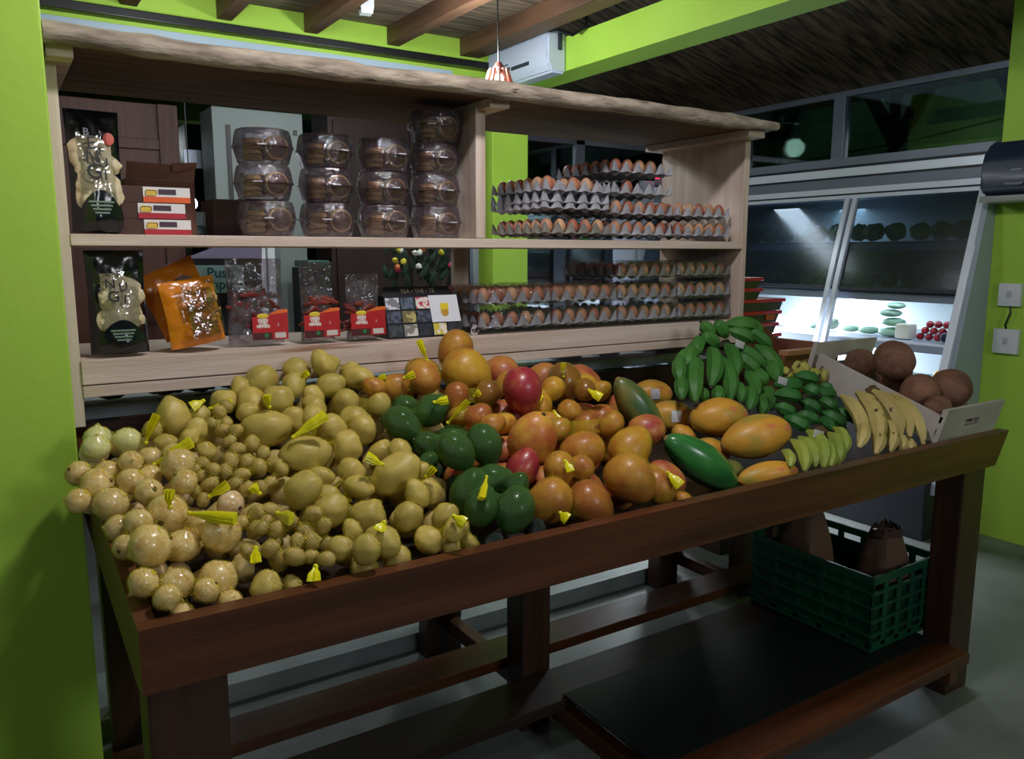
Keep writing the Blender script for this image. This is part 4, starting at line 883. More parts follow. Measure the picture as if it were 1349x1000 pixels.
cocos = [(1188, 492, 1.66, 1.0, 'dark brown coconut on top at the back of the white crate'), (1222, 520, 1.55, 1.0, 'pale brown coconut nearest the crate end slot'), (1250, 512, 1.555, .92, 'brown coconut at the far side of the crate by the green wall'), (1180, 520, 1.72, .75, 'small brown coconut low between two bigger ones in the crate'), (1160, 505, 1.82, .9, 'reddish brown coconut deep in the crate'), (1140, 492, 1.88, .8, 'brown coconut against the back end of the crate'), (1236, 532, 1.50, .7, 'brown coconut low behind the crate end')]
for k, (px, py, y, s_, lb) in enumerate(cocos):
    p = PY(px, py, y); c = link('coconut', CM[k % 3], None, p, Quaternion((random.random(), random.random(), random.random(), 1)).normalized(), (s_ * 1.02,) * 3); tag(c, lb, 'coconut', 'coconuts in the white crate')
o = thing('brown_box', 'open brown wooden box beyond the plantains at the back of the stand', 'box', (3.05, 2.3, 1.0))
b0 = PY(1018, 470, 2.25); b0.x = max(b0.x, 2.90); b1 = PY(1083, 462, 2.25)
BX = mk('brown_box_wood', (140, 86, 60), .6, (112, 66, 46), 5)
part('front_panel', MB().box((b0.x - .06, 2.24, .9), (b1.x, 2.255, b0.z - .0), .002), BX, o, smooth=False)
part('top_rim', MB().box((b0.x - .06, 2.225, b0.z), (b1.x, 2.27, b0.z + .022), .002), mk('light_brown_rim', (176, 124, 82), .6), o, smooth=False)
part('side_panel', MB().box((b1.x, 2.18, .9), (b1.x + .02, 2.5, b0.z + .04), .002), BX, o, smooth=False)
part('back_panel', MB().prism([(b0.x - .06, 2.5, .9), (b1.x + .02, 2.5, .9), (b1.x + .02, 2.5, b0.z + .02), ((b0.x + b1.x) / 2 + .02, 2.5, b0.z + .10), (b0.x - .06, 2.5, b0.z + .03)], (0, .015, 0)), BX, o, smooth=False)
part('base', MB().box((b0.x - .05, 2.26, .9), (b1.x, 2.5, .915)), BX, o, smooth=False)
solo('box_stand', MB().box((b0.x - .04, 2.27, 0), (b1.x, 2.48, .898)), mk('stand_brown', (70, 44, 34), .6), 'dark stand under the brown wooden box behind the produce', 'stand', (b0.x, 2.35, 0), smooth=False)

# ------------------------------------------------------------------ green plastic crate below with brown paper sacks
GP = mk('dark_green_plastic', (20, 84, 58), .4, (16, 70, 50), 5)
o = thing('plastic_crate', 'dark green slatted plastic crate standing on the lower shelf', 'crate', (2.44, 1.66, .198))
x0, x1, y0, y1, z0, z1_ = 2.335, 2.715, 1.445, 1.93, .198, .462
def lattice(mb, axis, c, a0, a1):
    th = .008
    def bx(u0, u1, za, zb, ex=0):
        if axis == 'y': mb.box((u0, c - ex, za), (u1, c + th, zb), .0015)
        else: mb.box((c - ex, u0, za), (c + th, u1, zb), .0015)
    for k in range(6):
        z = z0 + .01 + k * (z1_ - z0 - .02) / 5; bx(a0, a1, z - .005, z + .005, .004)
    n = 5
    for k in range(n + 1):
        u = a0 + k * (a1 - a0) / n; bx(max(a0, u - .012), min(a1, u + .012), z0, z1_, .0)
    bx(a0, a1, z0, z0 + .03); bx(a0, a1, z1_ - .028, z1_, .003)
mb = MB(); lattice(mb, 'y', y0, x0, x1); part('end_lattice', mb, GP, o, smooth=False)
part('end_web', MB().box((x0, y0 + .012, z0), (x1, y0 + .015, z1_ - .06)), mk('deep_green_web', (10, 50, 38), .5), o, smooth=False)
mb = MB(); mb.box((x0, y1, z0), (x1, y1 + .01, z1_ - .035)).box((x0, y1, z1_ - .035), (x0 + .05, y1 + .01, z1_ + .01)).box((x0 + .135, y1, z1_ - .035), (x1, y1 + .01, z1_ + .01)).box((x0, y1, z1_ + .01), (x1, y1 + .01, z1_ + .035)); part('handle_end', mb, GP, o, smooth=False)
mb = MB(); lattice(mb, 'x', x0, y0, y1); mb.box((x0 + .004, y0, z0), (x0 + .012, y1, z1_ - .02)); part('side_lattice', mb, GP, o, smooth=False)
mb = MB(); lattice(mb, 'x', x1, y0, y1); mb.box((x1 - .003, y0, z0), (x1, y1, z1_ - .05)); part('side_lattice', mb, GP, o, smooth=False)
part('crate_floor', MB().box((x0 + .013, y0 + .016, z0 + .001), (x1 - .004, y1 - .001, z0 + .009)), GP, o, smooth=False)
SACK = mk('brown_paper', (112, 86, 70), .85, (84, 62, 50), 5, bump=.8, bscale=7)
def sack(cx, cy, zb, w, d, h, seed):
    """soft paper sack: wider low down, folded shut at the shoulders"""
    mb = MB(); n = 26; rows = 16; R = []
    for j in range(rows + 1):
        v = j / rows; k = (min(1, .80 + v * 1.2) if v < .3 else 1 - .42 * ((v - .3) / .7) ** 2.2); R.append([])
        for i in range(n):
            a = 2 * math.pi * i / n; sq = (abs(math.cos(a)) ** 4 + abs(math.sin(a)) ** 4) ** -.25
            c = 1 + .07 * mnoise.noise(Vector((math.cos(a) * 2.2, math.sin(a) * 2.2, v * 3 + seed)))
            R[-1].append(mb.b.verts.new((cx + math.cos(a) * sq * w * k * c * .86, cy + math.sin(a) * sq * d * k * c * .86, zb + h * v)))
    for j in range(rows):
        for i in range(n): mb.b.faces.new((R[j][i], R[j][(i + 1) % n], R[j + 1][(i + 1) % n], R[j + 1][i]))
    mb.b.faces.new(R[0][::-1]); mb.b.faces.new(R[-1]); return mb
solo('paper_sack', sack(2.445, 1.79, .209, .095, .105, .36, 3), SACK, 'rounded brown paper sack in the green crate, beside the handle end', 'sack', (2.445, 1.79, .209))
o = thing('paper_sack', 'crumpled brown paper sack with a torn folded top in the green crate', 'sack', (2.60, 1.575, .209))
part('body', sack(2.595, 1.575, .209, .100, .085, .315, 8), SACK, o)
mb = MB()
def rim(u, v):
    a = 2 * math.pi * u; k = .80 - .05 * v + .10 * mnoise.noise(Vector((math.cos(a) * 3, math.sin(a) * 3, 5))); return (2.595 + math.cos(a) * .078 * (k - .1 * v), 1.575 + math.sin(a) * .066 * (k - .1 * v), .524 + v * (.026 + .030 * mnoise.noise(Vector((math.cos(a) * 4, math.sin(a) * 4, 9)))))
mb.grid(rim, 36, 6); part('folded_top', mb, mk('brown_paper_dark', (70, 50, 42), .85), o)

# ------------------------------------------------------------------ produce meshes
POT = mk('potato_skin', (208, 186, 118), .38, (192, 168, 104), 2, rnd=.16, bump=.12, bscale=30, c3=(146, 116, 70), s3=34, t3=.70, spec=.45)
BAB = mk('baby_potato_skin', (190, 166, 112), .5, (166, 140, 92), 2, rnd=.22, bump=.2, bscale=40, c3=(116, 88, 56), s3=50, t3=.66)
ONI = mk('onion_skin', (236, 214, 168), .24, (216, 176, 120), 2.5, (.4, 1, 1), rnd=.14, coat=.4, c3=(238, 222, 186), s3=6, t3=.60)
ONW = mk('white_onion_skin', (230, 230, 190), .24, (212, 218, 160), 2.5, (.4, 1, 1), rnd=.08, coat=.4)
AVO = mk('avocado_skin', (52, 86, 44), .42, (34, 62, 34), 16, rnd=.18, bump=.5, bscale=90, coat=.2)
MANY = mk('mango_yellow', (212, 158, 62), .42, (186, 96, 54), .9, rnd=.1, coat=.08, lo=.45, hi=.68)
MANR = mk('mango_red', (160, 46, 58), .36, (190, 100, 60), .9, rnd=.12, coat=.15, lo=.5, hi=.72, c3=(214, 130, 96), s3=26, t3=.72)
MANO = mk('mango_blush', (196, 130, 62), .42, (166, 68, 58), .9, rnd=.1, coat=.08, lo=.42, hi=.64)
MAND = mk('mango_purple', (104, 34, 44), .28, (136, 60, 50), 1, rnd=.1, coat=.4)
MANG = mk('mango_olive', (170, 146, 60), .36, (190, 120, 54), 1, rnd=.1, coat=.3)
PAPG = mk('papaya_green', (64, 136, 62), .28, (44, 112, 56), 1.5, rnd=.06, coat=.35, )
PAPD = mk('papaya_dark_green', (60, 96, 54), .36, (120, 116, 56), 1.1, rnd=.05, coat=.2)
PAPO = mk('papaya_orange', (218, 160, 58), .45, (150, 148, 64), 1.0, coat=.05, lo=.5, hi=.72, rnd=.06, c3=(214, 130, 84), s3=1.6, t3=.60)
DARKB = mk('dark_stem', (58, 42, 28), .8)
STEMW = mk('dry_stem', (150, 120, 76), .8)
def pmesh(kind, v):
    """unit-size produce, long axis along X"""
    mb = MB()
    if kind in ('potato', 'baby_potato'):
        el = [1.18, 1.32, 1.08, 1.22][v % 4]; mb.ico((0, 0, 0), 1, 3 if kind == 'potato' else 2, (el, 1.0, .92), .16, 1.3, v + (30 if kind != 'potato' else 0))
    elif kind == 'onion':
        prof = [(.001, -.93), (.12, -.94), (.40, -.88), (.78, -.60), (.98, -.16), (1.0, .15), (.86, .55), (.55, .84), (.26, .98), (.13, 1.10)]
        mb.lathe([(r, z * .93) for r, z in prof], 20, Matrix.Rotation(math.pi / 2, 4, 'Y'), flute=.012, nf=5)
    elif kind == 'avocado':
        q = bmesh.ops.create_icosphere(mb.b, subdivisions=3, radius=1)
        for w in q['verts']:
            x = w.co.x; k = 1 - .26 * max(0, x) ** 1.3; w.co = Vector((x * 1.28, w.co.y * k, w.co.z * k)) * (1 + .03 * mnoise.noise(w.co * 3 + Vector((v, 0, 0))))
    elif kind == 'mango':
        q = bmesh.ops.create_icosphere(mb.b, subdivisions=3, radius=1)
        for w in q['verts']:
            x = w.co.x; k = 1 - .14 * x; w.co = Vector((x * 1.17, w.co.y * k + .10 * (x * x), w.co.z * k * .93)) * (1 + .04 * mnoise.noise(w.co * 1.2 + Vector((v * 5, 0, 0))))
    elif kind == 'papaya':
        q = bmesh.ops.create_icosphere(mb.b, subdivisions=4, radius=1)
        for w in q['verts']:
            x = w.co.x; k = (1 - .20 * max(0, -x) ** 1.2 - .05 * x); a = math.atan2(w.co.z, w.co.y)
            w.co = Vector((x, w.co.y * k, w.co.z * k)) * (1 + .018 * math.cos(5 * a) * (1 - x * x) + .03 * mnoise.noise(w.co * 1.1 + Vector((v * 5, 0, 0))))
    return mb
MESH = {}
def getm(kind, v, mat):
    key = (kind, v, mat.name)
    if key not in MESH: MESH[key] = pmesh(kind, v).mesh(kind, mat)
    return MESH[key]
mb = MB(); mb.lathe([(.001, 0), (.14, .0), (.17, .03), (.10, .09), (.02, .08)], 10); ROOTM = mb.mesh('root_end', DARKB)
mb = MB()
for k in range(6): mb.tube([(0, 0, -.05), (.05 * math.cos(k), .05 * math.sin(k), .14), (.09 * math.cos(k * 1.1), .09 * math.sin(k * 1.1), .13)], [.07, .045, .012], 5)
NECKM = mb.mesh('dry_neck', mk('dry_neck_skin', (186, 152, 96), .7))
mb = MB(); mb.lathe([(.001, -.02), (.09, -.01), (.10, .03), (.03, .07), (.001, .07)], 10); CAPM = mb.mesh('stem_end', DARKB)

# zoom frames used when reading positions off the photograph
Z7 = lambda x, y, r: (80 + x / 2.703, 460 + y / 2.703, r / 2.703)
Z8 = lambda x, y, r: (360 + x / 2.942, 440 + y / 2.942, r / 2.942)
Z9 = lambda x, y, r: (560 + x / 3.703, 440 + y / 3.703, r / 3.703)
Z10 = lambda x, y, r: (860 + x / 2.870, 400 + y / 2.870, r / 2.870)
ITEMS = []   # kind, mat, px, py, rpx, bag, extra
def add(kind, mat, z, lst, bag, lift=0):
    for t_ in lst: ITEMS.append(dict(kind=kind, mat=mat, p=z(*t_[:3]), bag=bag, lift=lift, ang=t_[3] if len(t_) > 3 else None))
add('onion', ONW, Z7, [(150, 335, 44), (240, 340, 46), (138, 372, 44)], 'onion_a')
add('onion', ONI, Z7, [(75, 452, 42), (75, 540, 42), (190, 550, 58), (145, 487, 55), (255, 482, 46), (320, 530, 46), (318, 462, 40), (250, 420, 38), (175, 418, 42)], 'onion_b')
add('onion', ONI, Z7, [(400, 462, 56), (425, 500, 42), (320, 378, 42), (415, 395, 40)], 'onion_c')
add('onion', ONI, Z7, [(378, 612, 66), (282, 622, 46), (212, 625, 44), (240, 695, 42), (335, 735, 72), (462, 732, 58), (490, 645, 50), (580, 692, 66)], 'onion_d')
add('onion', ONI, Z7, [(320, 832, 50), (422, 842, 60), (580, 812, 66), (345, 915, 46), (492, 892, 44), (590, 885, 42), (440, 915, 40), (420, 790, 40)], 'onion_e')
add('onion', ONI, Z7, [(610, 548, 46)], None)
add('potato', POT, Z7, [(410, 265, 62), (510, 235, 40), (490, 300, 42), (330, 300, 34), (385, 330, 34), (535, 370, 36), (450, 320, 34)], 'potato_a')
add('potato', POT, Z7, [(725, 122, 66), (640, 140, 36), (595, 190, 50), (690, 215, 60), (800, 195, 50), (720, 288, 74), (845, 252, 52), (640, 230, 34)], 'potato_b')
add('potato', POT, Z7, [(840, 75, 48), (940, 60, 44), (828, 140, 44), (870, 190, 40)], 'potato_c')
add('potato', POT, Z8, [(230, 215, 54), (340, 195, 54), (280, 272, 54), (165, 240, 46), (400, 275, 44), (195, 120, 40), (300, 150, 44), (85, 225, 42)], 'potato_d')
add('potato', POT, Z8, [(225, 362, 64), (130, 480, 80), (262, 470, 64), (352, 332, 54), (345, 388, 56), (215, 548, 40), (100, 335, 46)], 'potato_e')
add('potato', POT, Z8, [(122, 640, 70), (240, 625, 46), (215, 697, 66), (360, 688, 76), (300, 540, 50), (60, 600, 40)], 'potato_f')
add('potato', POT, Z8, [(480, 582, 84), (505, 718, 64), (440, 458, 52), (518, 470, 50), (345, 600, 50), (600, 602, 54), (555, 620, 50), (570, 540, 36)], 'potato_g')
add('potato', POT, Z8, [(625, 712, 50), (595, 807, 58), (702, 762, 42), (702, 808, 42), (770, 805, 34), (740, 740, 30), (660, 690, 34)], 'potato_h')
add('potato', POT, Z8, [(335, 842, 56), (428, 806, 60), (495, 868, 60), (360, 908, 50), (236, 836, 52), (290, 780, 40)], 'potato_i')
add('potato', POT, Z7, [(735, 822, 60), (840, 832, 34)], 'potato_j')
def cluster(cx, cy, rx, ry, r, bag, zf, mat=BAB, kind='baby_potato', n=400):
    pts = []
    for _ in range(n * 6):
        a = random.uniform(0, 6.283); q = math.sqrt(random.random()); x = cx + rx * q * math.cos(a); y = cy + ry * q * math.sin(a); rr = r * random.uniform(.85, 1.2)
        if all(math.hypot(x - u, y - v) > .82 * (rr + w) for u, v, w in pts): pts.append((x, y, rr))
    add(kind, mat, zf, pts, bag)
cluster(680, 425, 125, 80, 27, 'baby_a', Z7)
cluster(585, 275, 62, 62, 27, 'baby_b', Z7)
cluster(505, 455, 52, 80, 25, 'baby_c', Z7)
cluster(715, 625, 85, 58, 29, 'baby_d', Z7)
cluster(870, 680, 125, 85, 31, 'baby_e', Z7)
cluster(700, 735, 50, 30, 28, 'baby_e', Z7)
add('avocado', AVO, Z8, [(512, 302, 58), (622, 330, 62), (498, 378, 64), (592, 432, 54), (432, 345, 44), (600, 502, 38)], 'avocado_a')
add('avocado', AVO, Z8, [(672, 410, 62), (792, 445, 72), (690, 512, 70), (740, 480, 40)], 'avocado_b')
add('avocado', AVO, Z8, [(722, 618, 84), (862, 572, 68), (802, 700, 66), (925, 700, 80), (955, 620, 50), (870, 640, 40)], 'avocado_c')
add('avocado', mk('avocado_dark', (30, 44, 36), .45, (22, 34, 30), 16, bump=.5, bscale=90), Z8, [(1005, 745, 48), (860, 770, 40)], None)
add('mango', MANO, Z8, [(480, 215, 58), (562, 218, 68), (425, 235, 40)], 'mango_a')
add('mango', MANG, Z8, [(602, 165, 58)], 'mango_b')
add('mango', MANO, Z9, [(145, 110, 82)], 'mango_b', .01)
add('mango', MANY, Z9, [(190, 192, 104)], 'mango_b', .02)
add('mango', MANR, Z9, [(130, 330, 68), (255, 430, 64)], 'mango_c')
add('mango', MANG, Z9, [(190, 385, 56)], 'mango_c')
add('mango', MAND, Z9, [(320, 300, 60)], 'mango_c')
add('mango', MANO, Z9, [(300, 480, 60), (400, 250, 66), (320, 520, 46)], 'mango_c')
add('mango', MANR, Z9, [(475, 336, 100)], None, .02)
add('mango', MANY, Z9, [(385, 430, 52), (585, 345, 70), (620, 300, 56), (575, 420, 50)], 'mango_d')
add('mango', MAND, Z9, [(688, 270, 82)], 'mango_e')
add('mango', MANY, Z9, [(775, 252, 54), (860, 300, 46)], 'mango_e')
add('mango', MAND, Z9, [(790, 345, 50)], 'mango_e')
add('mango', MANR, Z9, [(868, 412, 80), (788, 462, 86)], 'mango_f')
add('mango', MANO, Z9, [(915, 475, 56), (700, 370, 60)], 'mango_f')
add('mango', MANG, Z9, [(640, 492, 58)], 'mango_f')
add('mango', MANY, Z9, [(522, 545, 118)], None, .02)
add('mango', MANR, Z9, [(462, 662, 82)], None)
add('mango', MANO, Z9, [(757, 582, 92), (655, 690, 78), (760, 672, 60)], 'mango_g')
add('mango', MANO, Z9, [(600, 800, 108)], 'mango_g')
add('mango', MANR, Z9, [(806, 812, 110)], 'mango_g', .01)
add('mango', MANY, Z9, [(968, 575, 100)], 'mango_h')
add('mango', MANO, Z9, [(985, 742, 118), (1150, 765, 86), (1232, 800, 46)], 'mango_h')
# hidden lower layers that carry the heap
def fill(kind, mat, pts, r, bag=None):
    for x, y in pts: ITEMS.append(dict(kind=kind, mat=mat, p=(x + random.uniform(-5, 5), y + random.uniform(-5, 5), r), bag=bag, lift=-.075, ang=None, fill=1))
fill('onion', ONI, [(x, y) for x in range(128, 250, 34) for y in range(590, 780, 32) if y > 560 + (x - 128) * .2], 18)
fill('potato', POT, [(x, y) for x in range(250, 600, 40) for y in range(530, 740, 38) if y < 775 - (x - 250) * .23 and y > 570 - (x - 250) * .4], 21)
fill('potato', POT, [(270, 760), (320, 750), (520, 720), (600, 705)], 18)
fill('avocado', AVO, [(540, 590), (575, 620), (600, 650), (640, 650), (560, 560)], 20)
fill('mango', MANO, [(x, y) for x in range(560, 890, 52) for y in range(500, 660, 44) if y < 700 - (x - 560) * .15 and y > 480 + max(0, (x - 760) * .9)], 25)

def surf(px, py):
    """where a sight line meets the sloping face of the heap"""
    d = ray(px, py); z0, y0, k = .975, 1.43, .335
    t = (z0 + k * (CAM.y - y0) - CAM.z) / (d.z - k * d.y); return t
X = []; Rr = []; T0 = []; D = []
for it in ITEMS:
    px, py, rp = it['p']; d = ray(px, py); t = surf(px, py); t = min(t, 2.55 if px < 560 else 3.2)
    r = rp * t / F; r *= 1.06; it['r'] = r; c = CAM + d * (t + r * .25 - it['lift'])
    X.append(c); Rr.append(r); D.append(d)
X = np.array(X); Rr = np.array(Rr); D = np.array(D); D = D / np.linalg.norm(D, axis=1)[:, None]; X0 = X.copy()
isfill = np.array([1 if it.get('fill') else 0 for it in ITEMS])
EFF = Rr * .97
LEFTSIDE = X0[:, 0] < .30
for itn in range(90):
    df = X[:, None, :] - X[None, :, :]; dist = np.linalg.norm(df, axis=2) + 1e-9
    need = (EFF[:, None] + EFF[None, :]); ov = np.clip(need - dist, 0, None); np.fill_diagonal(ov, 0)
    push = (df / dist[:, :, None] * ov[:, :, None] * .42)
    dx = push.sum(1)
    along = (dx * D).sum(1)[:, None] * D; lat = dx - along
    X = X + along * 1.0 + lat * .45
    off = X - X0; al = (off * D).sum(1)[:, None] * D; la = off - al
    X = X - la * .30 - al * .02
    fl = .84 + .10 * (X[:, 1] - 1.34) + EFF * .9
    X[:, 2] = np.maximum(X[:, 2], fl)
    ymin = np.where(X[:, 2] < .925 + EFF * .9, 1.337 + EFF * 1.02, 1.30)
    X[:, 1] = np.clip(np.maximum(X[:, 1], ymin), None, 2.50)
    low = X[:, 2] < .94 + .16 * (X[:, 1] - 1.34) + EFF * .3
    X[:, 0] = np.where(low, np.maximum(X[:, 0], .182 + EFF), X[:, 0])
    # stay in front of / under the shelf boards
    hi = X[:, 2] > 1.15 - EFF; X[:, 1] = np.where(hi, np.minimum(X[:, 1], 2.135 - EFF), X[:, 1])

BAGN = dict(onion_a='pale onions bagged at the back corner of the tray', onion_b='onions in the net bag hanging over the corner of the tray', onion_c='onions in the net bag beside the two long yellow ties', onion_d='large onions in the net bag at the front corner of the tray', onion_e='onions in the lowest net bag behind the front rail corner',
    potato_a='potatoes in the net bag at the back beside the onions', potato_b='potatoes in the net bag below the knotty shelf board', potato_c='potatoes in the topmost net bag against the pine shelf', potato_d='potatoes in the net bag on the crest of the heap', potato_e='potatoes in the net bag with the bow-like tie in mid heap', potato_f='potatoes in the net bag just below the bow-tied bag', potato_g='big potatoes in the net bag next to the avocados', potato_h='potatoes in the net bag at the front rail beside the avocados', potato_i='potatoes in the net bag lying low against the front rail', potato_j='potatoes half hidden behind the front rail beside the onions',
    baby_a='baby potatoes in the tight round net ball in mid heap', baby_b='baby potatoes in the net bag above the round net ball', baby_c='dusky baby potatoes between the onions and the round net ball', baby_d='baby potatoes in the bag just below the round net ball', baby_e='baby potatoes in the wide net bag above the front rail',
    avocado_a='avocados in the net bag farthest back', avocado_b='avocados in the smooth net bag in the middle of the avocado pile', avocado_c='avocados in the net bag with a hanging yellow tie at the front',
    mango_a='orange mangoes bagged behind the avocados', mango_b='mangoes in the highest net bag touching the shelf', mango_c='reddish mangoes in the net bag beside the avocados', mango_d='yellow mangoes in the net bag behind the two big loose ones', mango_e='mangoes in the net bag with the purple fruit at the back', mango_f='blushed mangoes in the net bag next to the dark green papaya', mango_g='mangoes in the net bag at the front with the pink one', mango_h='mangoes in the front net bag touching the bright green papaya')
def short(t_):
    for w in ('onions', 'potatoes', 'avocados', 'mangoes'):
        if w + ' ' in t_: return t_.split(w + ' ', 1)[1]
    return t_
COLN = {'potato_skin': 'yellow', 'baby_potato_skin': 'small tan', 'onion_skin': 'golden', 'white_onion_skin': 'pale greenish', 'avocado_skin': 'green', 'avocado_dark': 'dark', 'mango_yellow': 'yellow', 'mango_red': 'red', 'mango_blush': 'orange blushed', 'mango_purple': 'purple', 'mango_olive': 'olive'}
rxf = {'potato': 1.12, 'baby_potato': 1.08, 'onion': .98, 'avocado': 1.1, 'mango': 1.03}
for i, it in enumerate(ITEMS):
    k = it['kind']; r = it['r'] / rxf[k]
    if k in ('onion',): q = Quaternion((random.gauss(0, 1), random.gauss(0, 1), random.gauss(0, 1), random.gauss(0, 1))).normalized()
    else:
        a = random.uniform(0, 6.28); ax = (CR * math.cos(a) + CU * math.sin(a) + CF * random.uniform(-.4, .4)).normalized()
        q = ax.to_track_quat('X', 'Z') @ Quaternion((1, 0, 0), random.uniform(0, 6.28))
    o = link(k, getm(k, i % 4, it['mat']), None, Vector(X[i]), q, (r, r, r)); it['o'] = o
    if it.get('fill'): lab = '%s lying under the bagged ones in the %s heap' % (k.replace('_', ' '), k.replace('_', ' ')); grp = 'loose %s under the bags' % {'potato': 'potatoes', 'mango': 'mangoes'}.get(k, k + 's')
    elif it['bag']: 
        lab = '%s %s %s' % (COLN[it['mat'].name], k.replace('_', ' '), short(BAGN[it['bag']])); grp = BAGN[it['bag']] + ', ' + COLN[it['mat'].name]
    else: lab = {'onion': 'single small onion lying among the baby potatoes', 'avocado': 'dark avocado at the front corner of the avocado pile', 'mango': {'mango_yellow': 'big loose yellow mango in the middle of the mango heap', 'mango_red': 'big loose shiny red mango high on the heap' if it['p'][1] < 570 else 'small loose red mango next to the avocado bags'}.get(it['mat'].name, 'loose mango')}[k]; grp = None if k != 'avocado' else 'dark avocados at the front corner'
    tag(o, ' '.join(lab.split()[:16]), {'baby_potato': 'potato'}.get(k, k), grp)
    if not it.get('fill'):
        if k == 'onion':
            link('root', ROOTM, o, (-.86, 0, 0), Quaternion((0, 1, 0), -math.pi / 2)); link('neck', NECKM, o, (.98, 0, 0), Quaternion((0, 1, 0), math.pi / 2))
        elif k == 'avocado': link('stem_end', CAPM, o, (1.24, 0, 0), Quaternion((0, 1, 0), math.pi / 2))
        elif k == 'mango': link('stem_end', CAPM, o, (1.13, .10, 0), Quaternion((0, 1, 0), math.pi / 2))

# ------------------------------------------------------------------ papayas
PAPO_ = []
PAPS = [  # px, py, half length px, half width px, angle deg in view, mat, depth y, label, sticker
    (812, 498, 33, 15, 10, PAPG, 2.15, 'far green papaya at the back near the shelf', 0),
    (829, 545, 56, 24, -55, PAPD, 1.95, 'dark green papaya slanting between mangoes and ripe papayas', 0),
    (892, 615, 72, 31, -34, PAPG, 1.60, 'large bright green papaya at the front beside the netted mangoes', 0),
    (859, 519, 29, 19, 0, PAPO, 2.12, 'orange papaya with a white sticker, farther back', 1),
    (887, 550, 33, 21, -8, PAPO, 1.98, 'orange papaya with a white sticker, nearer one', 1),
    (945, 553, 40, 27, 3, PAPO, 1.90, 'round ripe papaya with a green tip behind the biggest one', 0),
    (996, 579, 49, 29, 15, PAPO, 1.76, 'biggest orange papaya lying on top of the papaya pile', 0),
    (1000, 626, 44, 19, 8, PAPO, 1.60, 'orange green papaya behind the front rail', 0),
    (905, 576, 20, 15, -40, PAPO, 1.90, 'small part-hidden papaya under the stickered ones', 0),
    (945, 598, 26, 17, -20, PAPO, 1.74, 'papaya mostly hidden under the biggest one', 0),
    (965, 625, 26, 16, 0, PAPD, 1.62, 'shaded green papaya low beside the bright green one', 0)]
for k, (px, py, hl, hw, an, mt, y, lab, stk) in enumerate(PAPS):
    d_ = ray(px, py); rest = hw * 2.4 / F + [.02, .13, 0, .07, .04, .05, .035, 0, .01, .0, .0][k]
    t_ = (.84 + .1 * (CAM.y - 1.34) + rest - CAM.z) / (d_.z - .1 * d_.y); c = CAM + d_ * t_; t_ = (c - CAM).dot(CF); L = hl * t_ / F; w = hw * t_ / F; a = math.radians(an)
    ax = (CR * math.cos(a) + CU * math.sin(a) + CF * (.12 if an > -30 else .25)).normalized(); c = c + CF * w * .3
    q = ax.to_track_quat('X', 'Z')
    o = link('papaya', getm('papaya', k % 3, mt), None, c, q, (L, w, w)); tag(o, lab, 'papaya'); PAPO_.append(o)
    mb = MB(); mb.lathe([(.001, -.01), (.14, -.01), (.16, .02), (.05, .035), (.001, .035)], 10); link('stem_end', mb.mesh('stem_end', STEMW), o, (-.98, 0, 0), Quaternion((0, 1, 0), -math.pi / 2), (1, 1, 1))
    if stk:
        inv = o.matrix_basis.inverted(); vw = (CAM - c).normalized(); mb = MB(); sc = w * .42; right = CR; up = CU
        def fs(u, v):
            d = (vw + right * ((u - .5) * .62 + .30) + up * ((v - .5) * .75 - .0)).normalized(); loc = q.inverted() @ d; loc = Vector((loc.x / L, loc.y / w, loc.z / w)); loc = loc.normalized() * 1.035
            return loc
        mb.grid(fs, 6, 6); s_ = part('sticker', mb, mk('sticker_white', (226, 226, 224), .5, (150, 160, 180), 30, (.1, 3, 3), lo=.5, hi=.54), o, local=True)

# ------------------------------------------------------------------ bananas and plantains
def banana(mb, a, b, w, out, bend=.22, tip=True):
    a = Vector(a); b = Vector(b); L = (b - a).length; mid = (a + b) / 2 + out * L * bend
    pts = []; rad = []
    N_ = 11; prof = [.34, .55, .84, .97, 1.0, 1.0, 1.0, .97, .86, .58, .28]
    for i in range(N_):
        t_ = i / (N_ - 1); p = a * (1 - t_) ** 2 + mid * 2 * t_ * (1 - t_) + b * t_ ** 2; pts.append(p); rad.append(w * prof[i])
    mb.tube(pts, rad, 7); return pts[-1], (pts[-1] - pts[-2]).normalized()
Z6 = lambda x, y: (870 + x / 4.346, 410 + y / 4.346)
ZB = lambda x, y: (1040 + x / 4.818, 430 + y / 4.818)
def bunch(name, label, cat, zf, sc, lst, depth, mat, tipmat, crown, group=None, jit=.012, bend=.22, fat=1.35):
    cpx = zf(*crown); cp = PY(cpx[0], cpx[1], depth(*cpx)); o = thing(name, label, cat, cp, group)
    for i, (x0, y0, x1, y1, w) in enumerate(lst):
        a2 = zf(x0, y0); b2 = zf(x1, y1); ya = depth(*a2) + .02; yb = depth(*b2) + jit * ((i * 7) % 5 - 2) / 2
        A_ = PY(a2[0], a2[1], ya); B_ = PY(b2[0], b2[1], yb); ww = (w / sc / 2) * fat * ((A_ - CAM).dot(CF)) / F
        mb = MB(); out = (-CF * .7 + Vector((0, 0, .5)) + (CR * (.5 if b2[0] > a2[0] else -.5))).normalized()
        e, dr = banana(mb, A_, B_, ww, out, bend); off = worldpos(o)
        f_ = part('finger', mb, mat, o)
        mb = MB(); mb.tube([e - dr * .002, e + dr * ww * .35], [ww * .26, ww * .16], 7); bmesh.ops.translate(mb.b, verts=mb.b.verts, vec=-off); link('tip', mb.mesh('tip', tipmat), f_)
    mb = MB(); mb.ico(cp + CF * .060 + CR * (.03 if name == 'banana_bunch' else 0), .024, 3, (1.2, .8, .8), .3, 2, 1); part('crown', mb, tipmat, o)
    return o
